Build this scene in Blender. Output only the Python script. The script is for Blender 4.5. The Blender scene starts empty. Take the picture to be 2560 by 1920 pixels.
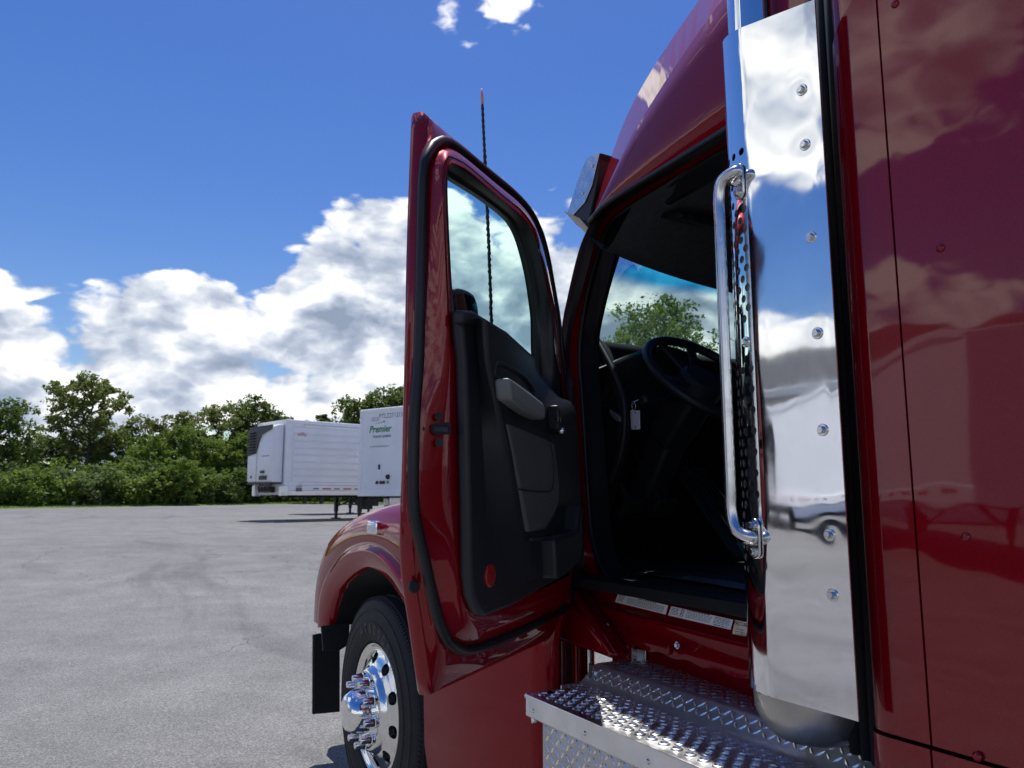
import bpy, bmesh, math, random
from mathutils import Vector, Matrix, noise
random.seed(7)
scene = bpy.context.scene
rad = math.radians

# ------------------------------------------------------------------ camera
# world: +X = forward axis of the red truck, +Y = its left, origin on the tarmac below the lens
PSI, PITCH, FPX, CAMH = rad(30.5), rad(8.2), 1923.0, 1.49
cam = bpy.data.cameras.new('camera')
cam.sensor_width = 36.0
cam.lens = FPX / 2560 * 36.0
cam.clip_start = 0.02
cam.clip_end = 3000
camo = bpy.data.objects.new('camera', cam)
scene.collection.objects.link(camo)
camo.location = (0, 0, CAMH)
camo.rotation_euler = (rad(90) + PITCH, 0, -rad(90) - PSI)
cam.dof.use_dof = True
cam.dof.focus_distance = 2.2
cam.dof.aperture_fstop = 9.0
scene.camera = camo

# ------------------------------------------------------------------ light
SUN_EL, SUN_AZ = rad(70), rad(-24)          # azimuth from +X, anticlockwise
sdir = Vector((math.cos(SUN_EL) * math.cos(SUN_AZ), math.cos(SUN_EL) * math.sin(SUN_AZ), math.sin(SUN_EL)))
sl = bpy.data.lights.new('sun', 'SUN')
sl.energy = 4.2
sl.angle = rad(0.55)
sl.color = (1.0, 0.955, 0.89)
so = bpy.data.objects.new('sun', sl)
scene.collection.objects.link(so)
so.location = (6, -4, 12)
so.rotation_euler = (-sdir).to_track_quat('-Z', 'Y').to_euler()

vs = scene.view_settings
vs.view_transform = 'Standard'
vs.look = 'None'
vs.exposure = 0.2
vs.gamma = 1.0
vs.use_curve_mapping = False
scene.render.resolution_x, scene.render.resolution_y = 1024, 768


class NT:
    """small node-tree writer"""
    def __init__(s, tree):
        s.t = tree
        s.n = tree.nodes
        s.l = tree.links

    def node(s, kind, **kw):
        n = s.n.new(kind)
        for k, v in kw.items():
            setattr(n, k, v)
        return n

    def put(s, sock, v):
        if v is None:
            return
        if isinstance(v, bpy.types.NodeSocket):
            s.l.new(v, sock)
        else:
            sock.default_value = v

    def m(s, op, a, b=None, c=None, clamp=False):
        n = s.node('ShaderNodeMath', operation=op, use_clamp=clamp)
        for i, v in enumerate((a, b, c)):
            s.put(n.inputs[i], v)
        return n.outputs[0]

    def v(s, op, a, b=None, scale=None):
        n = s.node('ShaderNodeVectorMath', operation=op)
        s.put(n.inputs[0], a)
        s.put(n.inputs[1], b)
        if scale is not None:
            s.put(n.inputs['Scale'], scale)
        return n.outputs['Value'] if op in ('DOT_PRODUCT', 'LENGTH', 'DISTANCE') else n.outputs[0]

    def noise(s, vec, scale, detail=4, rough=0.55, dist=0.0, lac=2.0, out='Fac'):
        n = s.node('ShaderNodeTexNoise')
        s.put(n.inputs['Vector'], vec)
        s.put(n.inputs['Scale'], scale)
        s.put(n.inputs['Detail'], detail)
        s.put(n.inputs['Roughness'], rough)
        s.put(n.inputs['Distortion'], dist)
        s.put(n.inputs['Lacunarity'], lac)
        return n.outputs[out]

    def ss(s, v, a, b, lo=0.0, hi=1.0, smooth=True):
        n = s.node('ShaderNodeMapRange', interpolation_type='SMOOTHSTEP' if smooth else 'LINEAR')
        n.clamp = True
        for i, x in enumerate((v, a, b, lo, hi)):
            s.put(n.inputs[i], x)
        return n.outputs[0]

    def mix(s, f, a, b, kind='RGBA', blend='MIX'):
        n = s.node('ShaderNodeMix', data_type=kind, blend_type=blend)
        s.put(n.inputs[0], f)
        ia, ib = (6, 7) if kind == 'RGBA' else (2, 3)
        s.put(n.inputs[ia], a)
        s.put(n.inputs[ib], b)
        return n.outputs[2 if kind == 'RGBA' else 0]

    def ramp(s, f, stops):
        n = s.node('ShaderNodeValToRGB')
        e = n.color_ramp.elements
        while len(e) < len(stops):
            e.new(0.5)
        for el, (p, c) in zip(e, stops):
            el.position = p
            el.color = c if len(c) == 4 else (*c, 1)
        s.put(n.inputs[0], f)
        return n.outputs[0]


# ------------------------------------------------------------------ sky with cumulus
world = bpy.data.worlds.new('World')
scene.world = world
world.use_nodes = True
world.node_tree.nodes.clear()
w = NT(world.node_tree)
sky = w.node('ShaderNodeTexSky', sky_type='NISHITA')
sky.sun_disc = False
sky.sun_elevation = SUN_EL
sky.sun_rotation = math.pi / 2 - SUN_AZ
sky.air_density = 1.15
sky.dust_density = 0.35
sky.ozone_density = 2.6
geo = w.node('ShaderNodeTexCoord').outputs['Generated']
sep = w.node('ShaderNodeSeparateXYZ')
w.put(sep.inputs[0], geo)
zz = sep.outputs['Z']


def bear(b, el):
    """direction from compass bearing (deg right of truck axis) and elevation"""
    b, el = rad(b), rad(el)
    return (math.cos(el) * math.cos(b), -math.cos(el) * math.sin(b), math.sin(el))


def blob(b, el, r):
    d = w.v('DOT_PRODUCT', geo, bear(b, el))
    return w.ss(d, math.cos(rad(r)), math.cos(rad(r * 0.25)))


def density(vec):
    # horizontal stretch towards the horizon keeps the flat-based look
    p = w.v('MULTIPLY', vec, (1.0, 1.0, 1.75))
    big = w.noise(p, 2.1, 2, 0.5)
    warp = w.noise(p, 6.0, 4, 0.6, out='Color')
    p2 = w.v('ADD', p, w.v('SCALE', w.v('SUBTRACT', warp, (0.5, 0.5, 0.5)), scale=0.10))
    fine = w.noise(p2, 6.5, 7, 0.60)
    vo = w.node('ShaderNodeTexVoronoi', feature='F1')
    w.put(vo.inputs['Vector'], p2)
    vo.inputs['Scale'].default_value = 11.0
    vo.inputs['Detail'].default_value = 2.0
    vo.inputs['Roughness'].default_value = 0.55
    vo.inputs['Lacunarity'].default_value = 2.1
    puff = w.m('SUBTRACT', 1.0, vo.outputs['Distance'])
    return w.m('ADD', w.m('MULTIPLY', big, 0.50), w.m('ADD', w.m('MULTIPLY', fine, 0.55), w.m('MULTIPLY', puff, 0.26)))


# cloud bank round the horizon, open blue above it, broken cloud again higher up
bank = w.m('ADD', w.ss(zz, 0.215, 0.33, 0.19, -0.20), w.ss(zz, 0.02, 0.17, 0.06, 0.0))
high = w.ss(zz, 0.42, 0.62, 0.0, 0.20)
bias = w.m('ADD', bank, high)
for b_, e_, r_, a_ in ((20.5, 17, 8.5, .40), (30, 17, 9, .20), (24, 13, 10, .10), (40, 16, 11, .22), (50, 14, 11, .10), (8, 11, 6, .05), (-2, 10, 7, .05),
                       (28, 34.5, 5, .20), (9.0, 3.0, 3.4, -.12), (0, 17, 8, -.12), (15, 28, 9, -.08),
                       (-52, 30, 16, .46), (-52, 16.5, 5, -.22), (-66, 27, 9, .20), (5, 13, 6, .06), (12, 12, 7, .06)):
    bias = w.m('ADD', bias, w.m('MULTIPLY', blob(b_, e_, r_), a_))
d0 = w.m('ADD', density(geo), bias)
d1 = w.m('ADD', density(w.v('ADD', geo, (sdir.x * .02, sdir.y * .02, 0.05))), bias)
alpha = w.ss(d0, 0.645, 0.735)
lit = w.m('SUBTRACT', d0, d1)                      # falls off upward -> sunlit head
thick = w.ss(d0, 0.70, 0.98)
shade = w.m('ADD', w.m('MULTIPLY', lit, 3.1), w.m('SUBTRACT', 0.66, w.m('MULTIPLY', thick, 0.24)), clamp=True)
ccol = w.ramp(shade, [(0.0, (.27, .33, .44)), (0.30, (.42, .48, .60)), (0.52, (.62, .67, .76)), (0.75, (.90, .92, .95)), (0.95, (1.12, 1.12, 1.10))])
ccol = w.v('SCALE', ccol, scale=9.8)
hs = w.node('ShaderNodeHueSaturation')
w.put(hs.inputs['Saturation'], 1.36)
w.put(hs.inputs['Value'], 0.98)
w.put(hs.inputs['Hue'], 0.518)
w.put(hs.inputs['Color'], sky.outputs[0])
col = w.mix(alpha, hs.outputs[0], ccol)
bg = w.node('ShaderNodeBackground')
w.put(bg.inputs['Color'], col)
bg.inputs['Strength'].default_value = 0.10
w.l.new(bg.outputs[0], w.node('ShaderNodeOutputWorld').inputs[0])
world.cycles.sampling_method = 'MANUAL'
world.cycles.sample_map_resolution = 256

# ------------------------------------------------------------------ measuring helpers
CP = Vector((0, 0, CAMH))
HF = Vector((math.cos(PSI), -math.sin(PSI), 0))
CR = Vector((-math.sin(PSI), -math.cos(PSI), 0))
CF = HF * math.cos(PITCH) + Vector((0, 0, math.sin(PITCH)))
CU = -HF * math.sin(PITCH) + Vector((0, 0, math.cos(PITCH)))


def on(q, P, n):
    """where the sight line through photo pixel q meets the plane (P, n)"""
    d = CF + CR * ((q[0] - 1280) / FPX) + CU * ((960 - q[1]) / FPX)
    n = Vector(n)
    return CP + d * ((Vector(P) - CP).dot(n) / d.dot(n))


def oY(q, Y): return on(q, (0, Y, 0), (0, 1, 0))
def oZ(q, Z): return on(q, (0, 0, Z), (0, 0, 1))
def oX(q, X): return on(q, (X, 0, 0), (1, 0, 0))


def far(x, depth, z=0.0):
    """ground position seen at photo column x, 'depth' metres out"""
    p = HF * depth + CR * ((x - 1280) / FPX * depth / math.cos(PITCH))
    return Vector((p.x, p.y, z))


def ground_z(x, y):
    d = math.hypot(x, y)
    t = min(1, max(0, (d - 7) / 21))
    return 0.47 * t * t * (3 - 2 * t)


# ------------------------------------------------------------------ materials
MATS = {}


def mat(name, base, rough=0.5, metal=0.0, coat=0.0, spec=0.5, var=0.0, vscale=8.0, bump=0.0, bscale=60.0, rvar=0.0,
        bdetail=3, coat_rough=0.03, coat_ior=1.55, extra=None, coords='Object', trans=0.0):
    m_ = bpy.data.materials.new(name)
    m_.use_nodes = True
    t = NT(m_.node_tree)
    t.n.clear()
    out = t.node('ShaderNodeOutputMaterial')
    p = t.node('ShaderNodeBsdfPrincipled')
    t.l.new(p.outputs[0], out.inputs[0])
    co = t.node('ShaderNodeTexCoord').outputs[coords]
    c = (*base, 1)
    if var:
        f = t.noise(co, vscale, 5, 0.6)
        lo = tuple(x * (1 - var) for x in base)
        hi = tuple(min(1, x * (1 + var)) for x in base)
        c = t.ramp(f, [(0.3, lo), (0.7, hi)])
    if extra:
        c = extra(t, co, c) or c
    t.put(p.inputs['Base Color'], c)
    r = rough
    if rvar:
        r = t.ss(t.noise(co, vscale * 1.7, 5, 0.65), 0.3, 0.7, max(0, rough - rvar), rough + rvar)
    t.put(p.inputs['Roughness'], r)
    p.inputs['Metallic'].default_value = metal
    p.inputs['Specular IOR Level'].default_value = spec
    p.inputs['Coat Weight'].default_value = coat
    p.inputs['Coat Roughness'].default_value = coat_rough
    p.inputs['Coat IOR'].default_value = coat_ior
    p.inputs['Transmission Weight'].default_value = trans
    if bump:
        b = t.node('ShaderNodeBump')
        b.inputs['Strength'].default_value = 1.0
        b.inputs['Distance'].default_value = bump
        t.put(b.inputs['Height'], t.noise(co, bscale, bdetail, 0.55))
        t.l.new(b.outputs[0], p.inputs['Normal'])
        if coat:
            t.l.new(b.outputs[0], p.inputs['Coat Normal'])
    MATS[name] = m_
    return m_


def glass(name, tint, fres=1.0, grad=None):
    m_ = bpy.data.materials.new(name)
    m_.use_nodes = True
    t = NT(m_.node_tree)
    t.n.clear()
    out = t.node('ShaderNodeOutputMaterial')
    tr = t.node('ShaderNodeBsdfTransparent')
    c = (*tint, 1)
    if grad:
        z0, z1, band = grad
        sp = t.node('ShaderNodeSeparateXYZ')
        t.put(sp.inputs[0], t.node('ShaderNodeNewGeometry').outputs['Position'])
        arch = t.m('MULTIPLY', t.m('SUBTRACT', .95, t.m('ABSOLUTE', t.m('ADD', sp.outputs[1], 2.55))), .10)
        c = t.mix(t.ss(t.m('SUBTRACT', sp.outputs[2], arch), z0, z1), c, (*band, 1))
    t.put(tr.inputs[0], c)
    gl = t.node('ShaderNodeBsdfGlossy')
    gl.inputs['Roughness'].default_value = 0.01
    fr = t.node('ShaderNodeFresnel')
    fr.inputs['IOR'].default_value = 1.5
    mx = t.node('ShaderNodeMixShader')
    t.put(mx.inputs[0], t.m('MULTIPLY', fr.outputs[0], fres))
    t.l.new(tr.outputs[0], mx.inputs[1])
    t.l.new(gl.outputs[0], mx.inputs[2])
    t.l.new(mx.outputs[0], out.inputs[0])
    MATS[name] = m_
    return m_


def paint_extra(t, co, c):
    # metallic flake sparkle
    v = t.node('ShaderNodeTexVoronoi')
    v.inputs['Scale'].default_value = 900
    t.put(v.inputs['Vector'], co)
    f = t.ss(v.outputs['Color'], 0.2, 0.9)
    return t.mix(f, (.19, .0018, .0068, 1), (.29, .0030, .010, 1))


mat('red_paint', (.19, .005, .012), 0.34, 0.30, coat=0.8, spec=0.0, bump=0.00035, bscale=9, extra=paint_extra, coat_rough=0.02)
mat('red_paint_sleeper', (.19, .005, .012), 0.36, 0.30, coat=0.95, spec=0.0, bump=0.0013, bscale=4.2, extra=paint_extra, coat_rough=0.03, bdetail=2, coat_ior=1.6)
mat('red_jamb', (.15, .004, .010), 0.38, 0.2, coat=0.42, spec=0.0, bump=0.0004, bscale=14, extra=paint_extra, coat_rough=0.06)
mat('chrome', (.86, .87, .88), 0.045, 1.0, rvar=0.03, vscale=14)
mat('mirror_steel', (.84, .85, .86), 0.045, 1.0, bump=0.0005, bscale=5.5, bdetail=2, var=.04, vscale=6, rvar=.022)
mat('steel_tube', (.68, .68, .68), 0.22, 1.0, rvar=0.06, vscale=20, var=.08)
mat('bolt_steel', (.70, .70, .69), 0.20, 1.0, rvar=.08, vscale=90, var=.1)
mat('aluminium', (.80, .81, .83), 0.38, 1.0, rvar=0.10, vscale=9, var=.10, bump=.0003, bscale=30)
mat('tread_plate', (.84, .845, .86), 0.36, 0.80, rvar=0.05, vscale=25, var=.05)
mat('tread_bars', (.92, .925, .94), 0.22, 0.85)
mat('polished_plate', (.50, .51, .55), 0.14, 1.0, rvar=0.06, vscale=10, var=.15)
mat('alloy_wheel', (.80, .80, .80), 0.12, 1.0, rvar=0.05, vscale=18, var=.05)
mat('muffler_steel', (.42, .41, .39), 0.42, 1.0, rvar=.12, vscale=7, var=.2, bump=.0006, bscale=50)
mat('dark_steel', (.035, .036, .04), 0.55, 0.5, var=.3, vscale=14)
mat('rubber', (.016, .017, .019), 0.55, spec=.35, var=.2, vscale=20, bump=.0003, bscale=120)
mat('seal_rubber', (.013, .014, .016), 0.42, spec=.4, var=.15, vscale=15)
mat('letter_rubber', (.05, .05, .052), 0.6, spec=.4)
mat('tyre_rubber', (.020, .020, .021), 0.68, spec=.3, var=.25, vscale=16, bump=.0005, bscale=90)
mat('black_plastic', (.014, .015, .018), 0.46, spec=.38, var=.1, vscale=30, bump=.00025, bscale=260)
mat('trim_plastic', (.020, .021, .025), 0.50, spec=.40, var=.1, vscale=20, bump=.0004, bscale=330)
mat('grey_vinyl', (.075, .076, .075), 0.52, spec=.35, var=.08, vscale=18, bump=.0004, bscale=240)
mat('grip_grey', (.15, .157, .153), 0.40, spec=.5, var=.06, vscale=20)
mat('interior_black', (.014, .015, .017), 0.62, spec=.25, var=.2, vscale=12)
mat('headliner', (.10, .105, .115), 0.9, spec=.1, var=.15, vscale=40)
mat('seat_cloth', (.035, .04, .05), 0.85, spec=.15, var=.2, vscale=30)
mat('mat_rubber', (.011, .011, .011), 0.6, spec=.3, var=.3, vscale=30, bump=.001, bscale=90)
mat('sill_alloy', (.30, .32, .34), 0.42, 1.0, rvar=.1, vscale=20)
mat('reflector_red', (.38, .012, .008), 0.18, spec=.6, coat=.5, bump=.0006, bscale=420)
mat('label_white', (.84, .86, .90), 0.5, var=.04)
mat('label_cream', (.58, .49, .36), 0.55, extra=lambda t, co, c: t.mix(t.ss(t.noise(co, 22, 5, .65), .45, .68), (.80, .72, .58, 1), (.50, .32, .16, 1)))
mat('ink', (.02, .02, .025), 0.6)
mat('ink_grey', (.16, .17, .19), 0.6)
mat('tag_white', (.90, .90, .90), 0.4)
mat('lamp_clear', (.75, .77, .80), 0.08, .6, spec=.8)
mat('antenna_black', (.012, .012, .012), 0.5)
mat('antenna_tip', (.70, .36, .34), 0.5)
mat('trailer_white', (.88, .885, .89), 0.42, var=.05, vscale=1.5, spec=.4)
mat('trailer_panel', (.85, .86, .875), 0.5, var=.07, vscale=.9, spec=.4)
mat('reefer_black', (.012, .013, .018), 0.5)
mat('sticker_yellow', (.80, .42, .03), 0.5)
mat('tape_red', (.42, .03, .03), 0.4)
mat('logo_green', (.02, .20, .055), 0.5)
mat('wall_white', (.74, .75, .76), 0.55, var=.05, vscale=.4)
mat('roof_shingle', (.065, .067, .070), 0.9, var=.25, vscale=3)
mat('bark', (.10, .085, .065), 0.9, var=.35, vscale=6, bump=.02, bscale=14)
glass('door_glass', (.72, .96, .90), 0.75)
glass('windshield_glass', (.80, .99, .96), 0.35, grad=(2.265, 2.32, (.03, .40, .74)))
glass('window_glass_dark', (.25, .30, .32), 1.0)


def leaf_mat(name, a, b):
    m_ = bpy.data.materials.new(name)
    m_.use_nodes = True
    t = NT(m_.node_tree)
    t.n.clear()
    out = t.node('ShaderNodeOutputMaterial')
    co = t.node('ShaderNodeTexCoord').outputs['Object']
    rnd = t.node('ShaderNodeNewGeometry').outputs['Random Per Island']
    f = t.m('ADD', t.m('MULTIPLY', t.noise(co, .8, 3, .6), .75), t.m('MULTIPLY', rnd, .35))
    c = t.ramp(f, [(.32, a), (.72, b)])
    p = t.node('ShaderNodeBsdfPrincipled')
    p.inputs['Roughness'].default_value = .55
    p.inputs['Specular IOR Level'].default_value = .25
    t.put(p.inputs['Base Color'], c)
    tl = t.node('ShaderNodeBsdfTranslucent')
    t.put(tl.inputs[0], t.mix(.5, c, (.20, .30, .04, 1)))
    mx = t.node('ShaderNodeMixShader')
    mx.inputs[0].default_value = .45
    t.l.new(p.outputs[0], mx.inputs[1])
    t.l.new(tl.outputs[0], mx.inputs[2])
    t.l.new(mx.outputs[0], out.inputs[0])
    MATS[name] = m_


leaf_mat('leaf_mid', (.075, .130, .024), (.200, .270, .052))
leaf_mat('leaf_dark', (.045, .078, .022), (.110, .155, .042))
leaf_mat('leaf_bright', (.110, .190, .026), (.250, .330, .055))
leaf_mat('leaf_olive', (.095, .115, .032), (.200, .215, .068))
leaf_mat('leaf_grey', (.085, .115, .055), (.17, .21, .10))


def asphalt_extra(t, co, c):
    n1 = t.noise(co, .12, 4, .6)
    n2 = t.noise(co, 1.3, 6, .65)
    v = t.node('ShaderNodeTexVoronoi')
    v.inputs['Scale'].default_value = 130
    t.put(v.inputs['Vector'], co)
    agg = t.ss(v.outputs['Color'], 0.05, .95)
    f = t.m('ADD', t.m('MULTIPLY', n1, .20), t.m('ADD', t.m('MULTIPLY', n2, .38), t.m('MULTIPLY', agg, .42)))
    col = t.ramp(f, [(.25, (.10, .10, .099)), (.45, (.172, .171, .167)), (.58, (.212, .210, .205)), (.76, (.33, .327, .318))])
    # tyre scuffs: long thin streaks, bent
    mp = t.node('ShaderNodeMapping')
    mp.inputs['Rotation'].default_value = (0, 0, rad(52))
    mp.inputs['Scale'].default_value = (.045, .75, 1)
    t.put(mp.inputs[0], t.v('ADD', co, t.v('SCALE', t.noise(co, .06, 2, .5, out='Color'), scale=9.0)))
    st = t.ss(t.noise(mp.outputs[0], 1.0, 5, .62), .56, .70)
    col = t.mix(t.m('MULTIPLY', st, .42), col, (.07, .07, .072, 1))
    # fine cracks
    vc = t.node('ShaderNodeTexVoronoi', feature='DISTANCE_TO_EDGE')
    vc.inputs['Scale'].default_value = .42
    t.put(vc.inputs['Vector'], t.v('ADD', co, t.v('SCALE', t.noise(co, 1.1, 4, .6, out='Color'), scale=1.1)))
    cr = t.m('MULTIPLY', t.ss(vc.outputs['Distance'], .0, .008, 1, 0), t.ss(t.noise(co, .09, 2), .5, .6))
    col = t.mix(t.m('MULTIPLY', cr, .6), col, (.045, .045, .045, 1))
    # old oil drips
    vd = t.node('ShaderNodeTexVoronoi')
    vd.inputs['Scale'].default_value = .55
    vd.inputs['Randomness'].default_value = 1.0
    t.put(vd.inputs['Vector'], t.v('ADD', co, t.v('SCALE', t.noise(co, 3.0, 3, .6, out='Color'), scale=.22)))
    dr = t.m('MULTIPLY', t.ss(vd.outputs['Distance'], .03, .16, 1, 0), t.ss(t.noise(co, .35, 2), .52, .66))
    return t.mix(t.m('MULTIPLY', dr, .55), col, (.06, .058, .055, 1))


mat('asphalt', (.18, .18, .18), 0.9, spec=.25, extra=asphalt_extra, bump=.004, bscale=70, bdetail=4)
mat('earth_grass', (.11, .16, .035), 0.95, spec=.1, var=.4, vscale=.8)
mat('grass_blade', (.095, .15, .03), 0.7, spec=.2, var=.3, vscale=2)

# ------------------------------------------------------------------ mesh helpers
COL = scene.collection
ROOTS = {}


def thing(name, label, cat, loc=(0, 0, 0), group=None, rz=0.0):
    o = bpy.data.objects.new(name, None)
    o.empty_display_size = 0.3
    COL.objects.link(o)
    o.location = loc
    o.rotation_euler = (0, 0, rz)
    o['label'] = label
    o['category'] = cat
    if group:
        o['group'] = group
    return o


def origin_of(o):
    v = Vector((0, 0, 0))
    while o is not None:
        v = v + Vector(o.location)
        o = o.parent
    return v


def obj(name, verts, faces, material, parent=None, smooth=False, bevel=0.0, solid=0.0, subsurf=0, auto=None, local=False, seg=2):
    """one mesh object; verts in world space unless local"""
    me = bpy.data.meshes.new(name)
    off = Vector((0, 0, 0)) if local or parent is None else origin_of(parent)
    me.from_pydata([tuple(Vector(v) - off) for v in verts], [], faces)
    me.update()
    bm = bmesh.new()
    bm.from_mesh(me)
    bmesh.ops.remove_doubles(bm, verts=bm.verts, dist=1e-5)
    bmesh.ops.recalc_face_normals(bm, faces=bm.faces)
    bm.to_mesh(me)
    bm.free()
    return link(name, me, material, parent, smooth, bevel, solid, subsurf, auto, seg)


def link(name, me, material, parent=None, smooth=False, bevel=0.0, solid=0.0, subsurf=0, auto=None, seg=2):
    o = bpy.data.objects.new(name, me)
    COL.objects.link(o)
    if parent:
        o.parent = parent
    if material:
        me.materials.append(MATS[material])
    if smooth:
        for p in me.polygons:
            p.use_smooth = True
    if solid:
        m_ = o.modifiers.new('solid', 'SOLIDIFY')
        m_.thickness = abs(solid)
        m_.offset = -1 if solid > 0 else 1
    if bevel:
        m_ = o.modifiers.new('bevel', 'BEVEL')
        m_.width = bevel
        m_.segments = seg
        m_.limit_method = 'ANGLE'
        m_.angle_limit = rad(35)
        m_.harden_normals = False
        for p in me.polygons:
            p.use_smooth = True
    if subsurf:
        m_ = o.modifiers.new('sub', 'SUBSURF')
        m_.levels = m_.render_levels = subsurf
    if auto or bevel:
        set_sharp(me, auto or 35)
        for p in me.polygons:
            p.use_smooth = True
    return o


def set_sharp(me, deg):
    bm = bmesh.new()
    bm.from_mesh(me)
    for e in bm.edges:
        if len(e.link_faces) == 2 and e.calc_face_angle(0) > rad(deg):
            e.smooth = False
    bm.to_mesh(me)
    bm.free()


class MB:
    """collects primitive shapes into one vertex/face list"""
    def __init__(s):
        s.v, s.f = [], []

    def add(s, vs_, fs):
        n = len(s.v)
        s.v += [Vector(x) for x in vs_]
        s.f += [tuple(i + n for i in f) for f in fs]
        return s

    def box(s, c, size, M=None):
        x, y, z = (d / 2 for d in size)
        vs_ = [Vector((a * x, b * y, d * z)) for a in (-1, 1) for b in (-1, 1) for d in (-1, 1)]
        if M is not None:
            vs_ = [M @ q for q in vs_]
        vs_ = [Vector(c) + q for q in vs_]
        return s.add(vs_, [(0, 1, 3, 2), (4, 6, 7, 5), (0, 4, 5, 1), (2, 3, 7, 6), (0, 2, 6, 4), (1, 5, 7, 3)])

    def bar(s, a, b, wd, h, up=(0, 0, 1)):
        a, b = Vector(a), Vector(b)
        d = (b - a).normalized()
        sd = d.cross(Vector(up))
        if sd.length < 1e-4:
            sd = d.cross(Vector((1, 0, 0)))
        sd.normalize()
        u = sd.cross(d)
        vs_ = [p + sd * (i * wd / 2) + u * (j * h / 2) for p in (a, b) for i in (-1, 1) for j in (-1, 1)]
        return s.add(vs_, [(0, 1, 3, 2), (4, 6, 7, 5), (0, 4, 5, 1), (2, 3, 7, 6), (0, 2, 6, 4), (1, 5, 7, 3)])

    def prism(s, pts, off):
        """polygon pts extruded by vector off"""
        n = len(pts)
        off = Vector(off)
        vs_ = [Vector(p) for p in pts] + [Vector(p) + off for p in pts]
        fs = [tuple(range(n)), tuple(range(2 * n - 1, n - 1, -1))]
        fs += [(i, (i + 1) % n, n + (i + 1) % n, n + i) for i in range(n)]
        return s.add(vs_, fs)

    def loft(s, rows, closed=False, cap=False):
        m_ = len(rows[0])
        vs_ = [p for r in rows for p in r]
        fs = []
        for i in range(len(rows) - 1):
            for j in range(m_ if closed else m_ - 1):
                k = (j + 1) % m_
                fs.append((i * m_ + j, i * m_ + k, (i + 1) * m_ + k, (i + 1) * m_ + j))
        if cap:
            fs.append(tuple(range(m_ - 1, -1, -1)))
            fs.append(tuple((len(rows) - 1) * m_ + j for j in range(m_)))
        return s.add(vs_, fs)

    def tube(s, path, r, n=10, closed=False, cap=True):
        path = [Vector(p) for p in path]
        L = len(path)
        rows = []
        prev = None
        for i, p in enumerate(path):
            if closed:
                t = path[(i + 1) % L] - path[i - 1]
            else:
                t = path[min(i + 1, L - 1)] - path[max(i - 1, 0)]
            t.normalize()
            if prev is None:
                a = t.cross(Vector((0, 0, 1)))
                if a.length < .1:
                    a = t.cross(Vector((1, 0, 0)))
            else:
                a = prev - t * prev.dot(t)
            a.normalize()
            prev = a
            b = t.cross(a)
            rr = r[i] if isinstance(r, (list, tuple)) else r
            rows.append([p + (a * math.cos(k * 2 * math.pi / n) + b * math.sin(k * 2 * math.pi / n)) * rr for k in range(n)])
        if closed:
            rows.append(rows[0])
        return s.loft(rows, True, cap and not closed)

    def lathe(s, c, axis, prof, n=24, cap=True):
        """prof: list of (distance along axis, radius)"""
        c, ax = Vector(c), Vector(axis).normalized()
        a = ax.cross(Vector((0, 0, 1)))
        if a.length < .1:
            a = ax.cross(Vector((1, 0, 0)))
        a.normalize()
        b = ax.cross(a)
        rows = [[c + ax * h + (a * math.cos(k * 2 * math.pi / n) + b * math.sin(k * 2 * math.pi / n)) * r for k in range(n)] for h, r in prof]
        return s.loft(rows, True, cap)

    def build(s, name, material, parent=None, **kw):
        return obj(name, s.v, s.f, material, parent, **kw)


def catmull(pts, n=6, closed=False):
    pts = [Vector(p) for p in pts]
    L = len(pts)
    out = []
    rng = L if closed else L - 1
    for i in range(rng):
        p0 = pts[(i - 1) % L] if closed or i > 0 else pts[0] * 2 - pts[1]
        p1, p2 = pts[i], pts[(i + 1) % L]
        p3 = pts[(i + 2) % L] if closed or i + 2 < L else pts[-1] * 2 - pts[-2]
        # centripetal-ish: plain Catmull with damping keeps corners tidy
        for k in range(n):
            t = k / n
            out.append(.5 * ((2 * p1) + (p2 - p0) * t + (2 * p0 - 5 * p1 + 4 * p2 - p3) * t * t + (3 * p1 - p0 - 3 * p2 + p3) * t ** 3))
    if not closed:
        out.append(pts[-1])
    return out


def resample(pts, n, closed=False):
    pts = [Vector(p) for p in pts]
    if closed:
        pts = pts + [pts[0]]
    ds = [0]
    for a, b in zip(pts, pts[1:]):
        ds.append(ds[-1] + (b - a).length)
    out = []
    m_ = n if closed else n - 1
    j = 0
    for i in range(n):
        t = ds[-1] * i / m_
        while j < len(ds) - 2 and ds[j + 1] < t:
            j += 1
        u = (t - ds[j]) / max(1e-9, ds[j + 1] - ds[j])
        out.append(pts[j].lerp(pts[j + 1], min(1, u)))
    return out


def hexbolt(c, n, r=.009, h=.007, washer=.013):
    mb = MB()
    c, n = Vector(c), Vector(n).normalized()
    mb.lathe(c, n, [(-.001, washer), (.002, washer), (.0025, washer * .93)], 20)
    mb.lathe(c, n, [(.0024, r), (h * .8, r), (h, r * .82)], 6)
    return mb


def dome(c, n, r, h, k=14):
    return MB().lathe(c, n, [(-.001, r), (h * .35, r * .95), (h * .75, r * .66), (h * .95, r * .3), (h, r * .02)], k)


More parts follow.
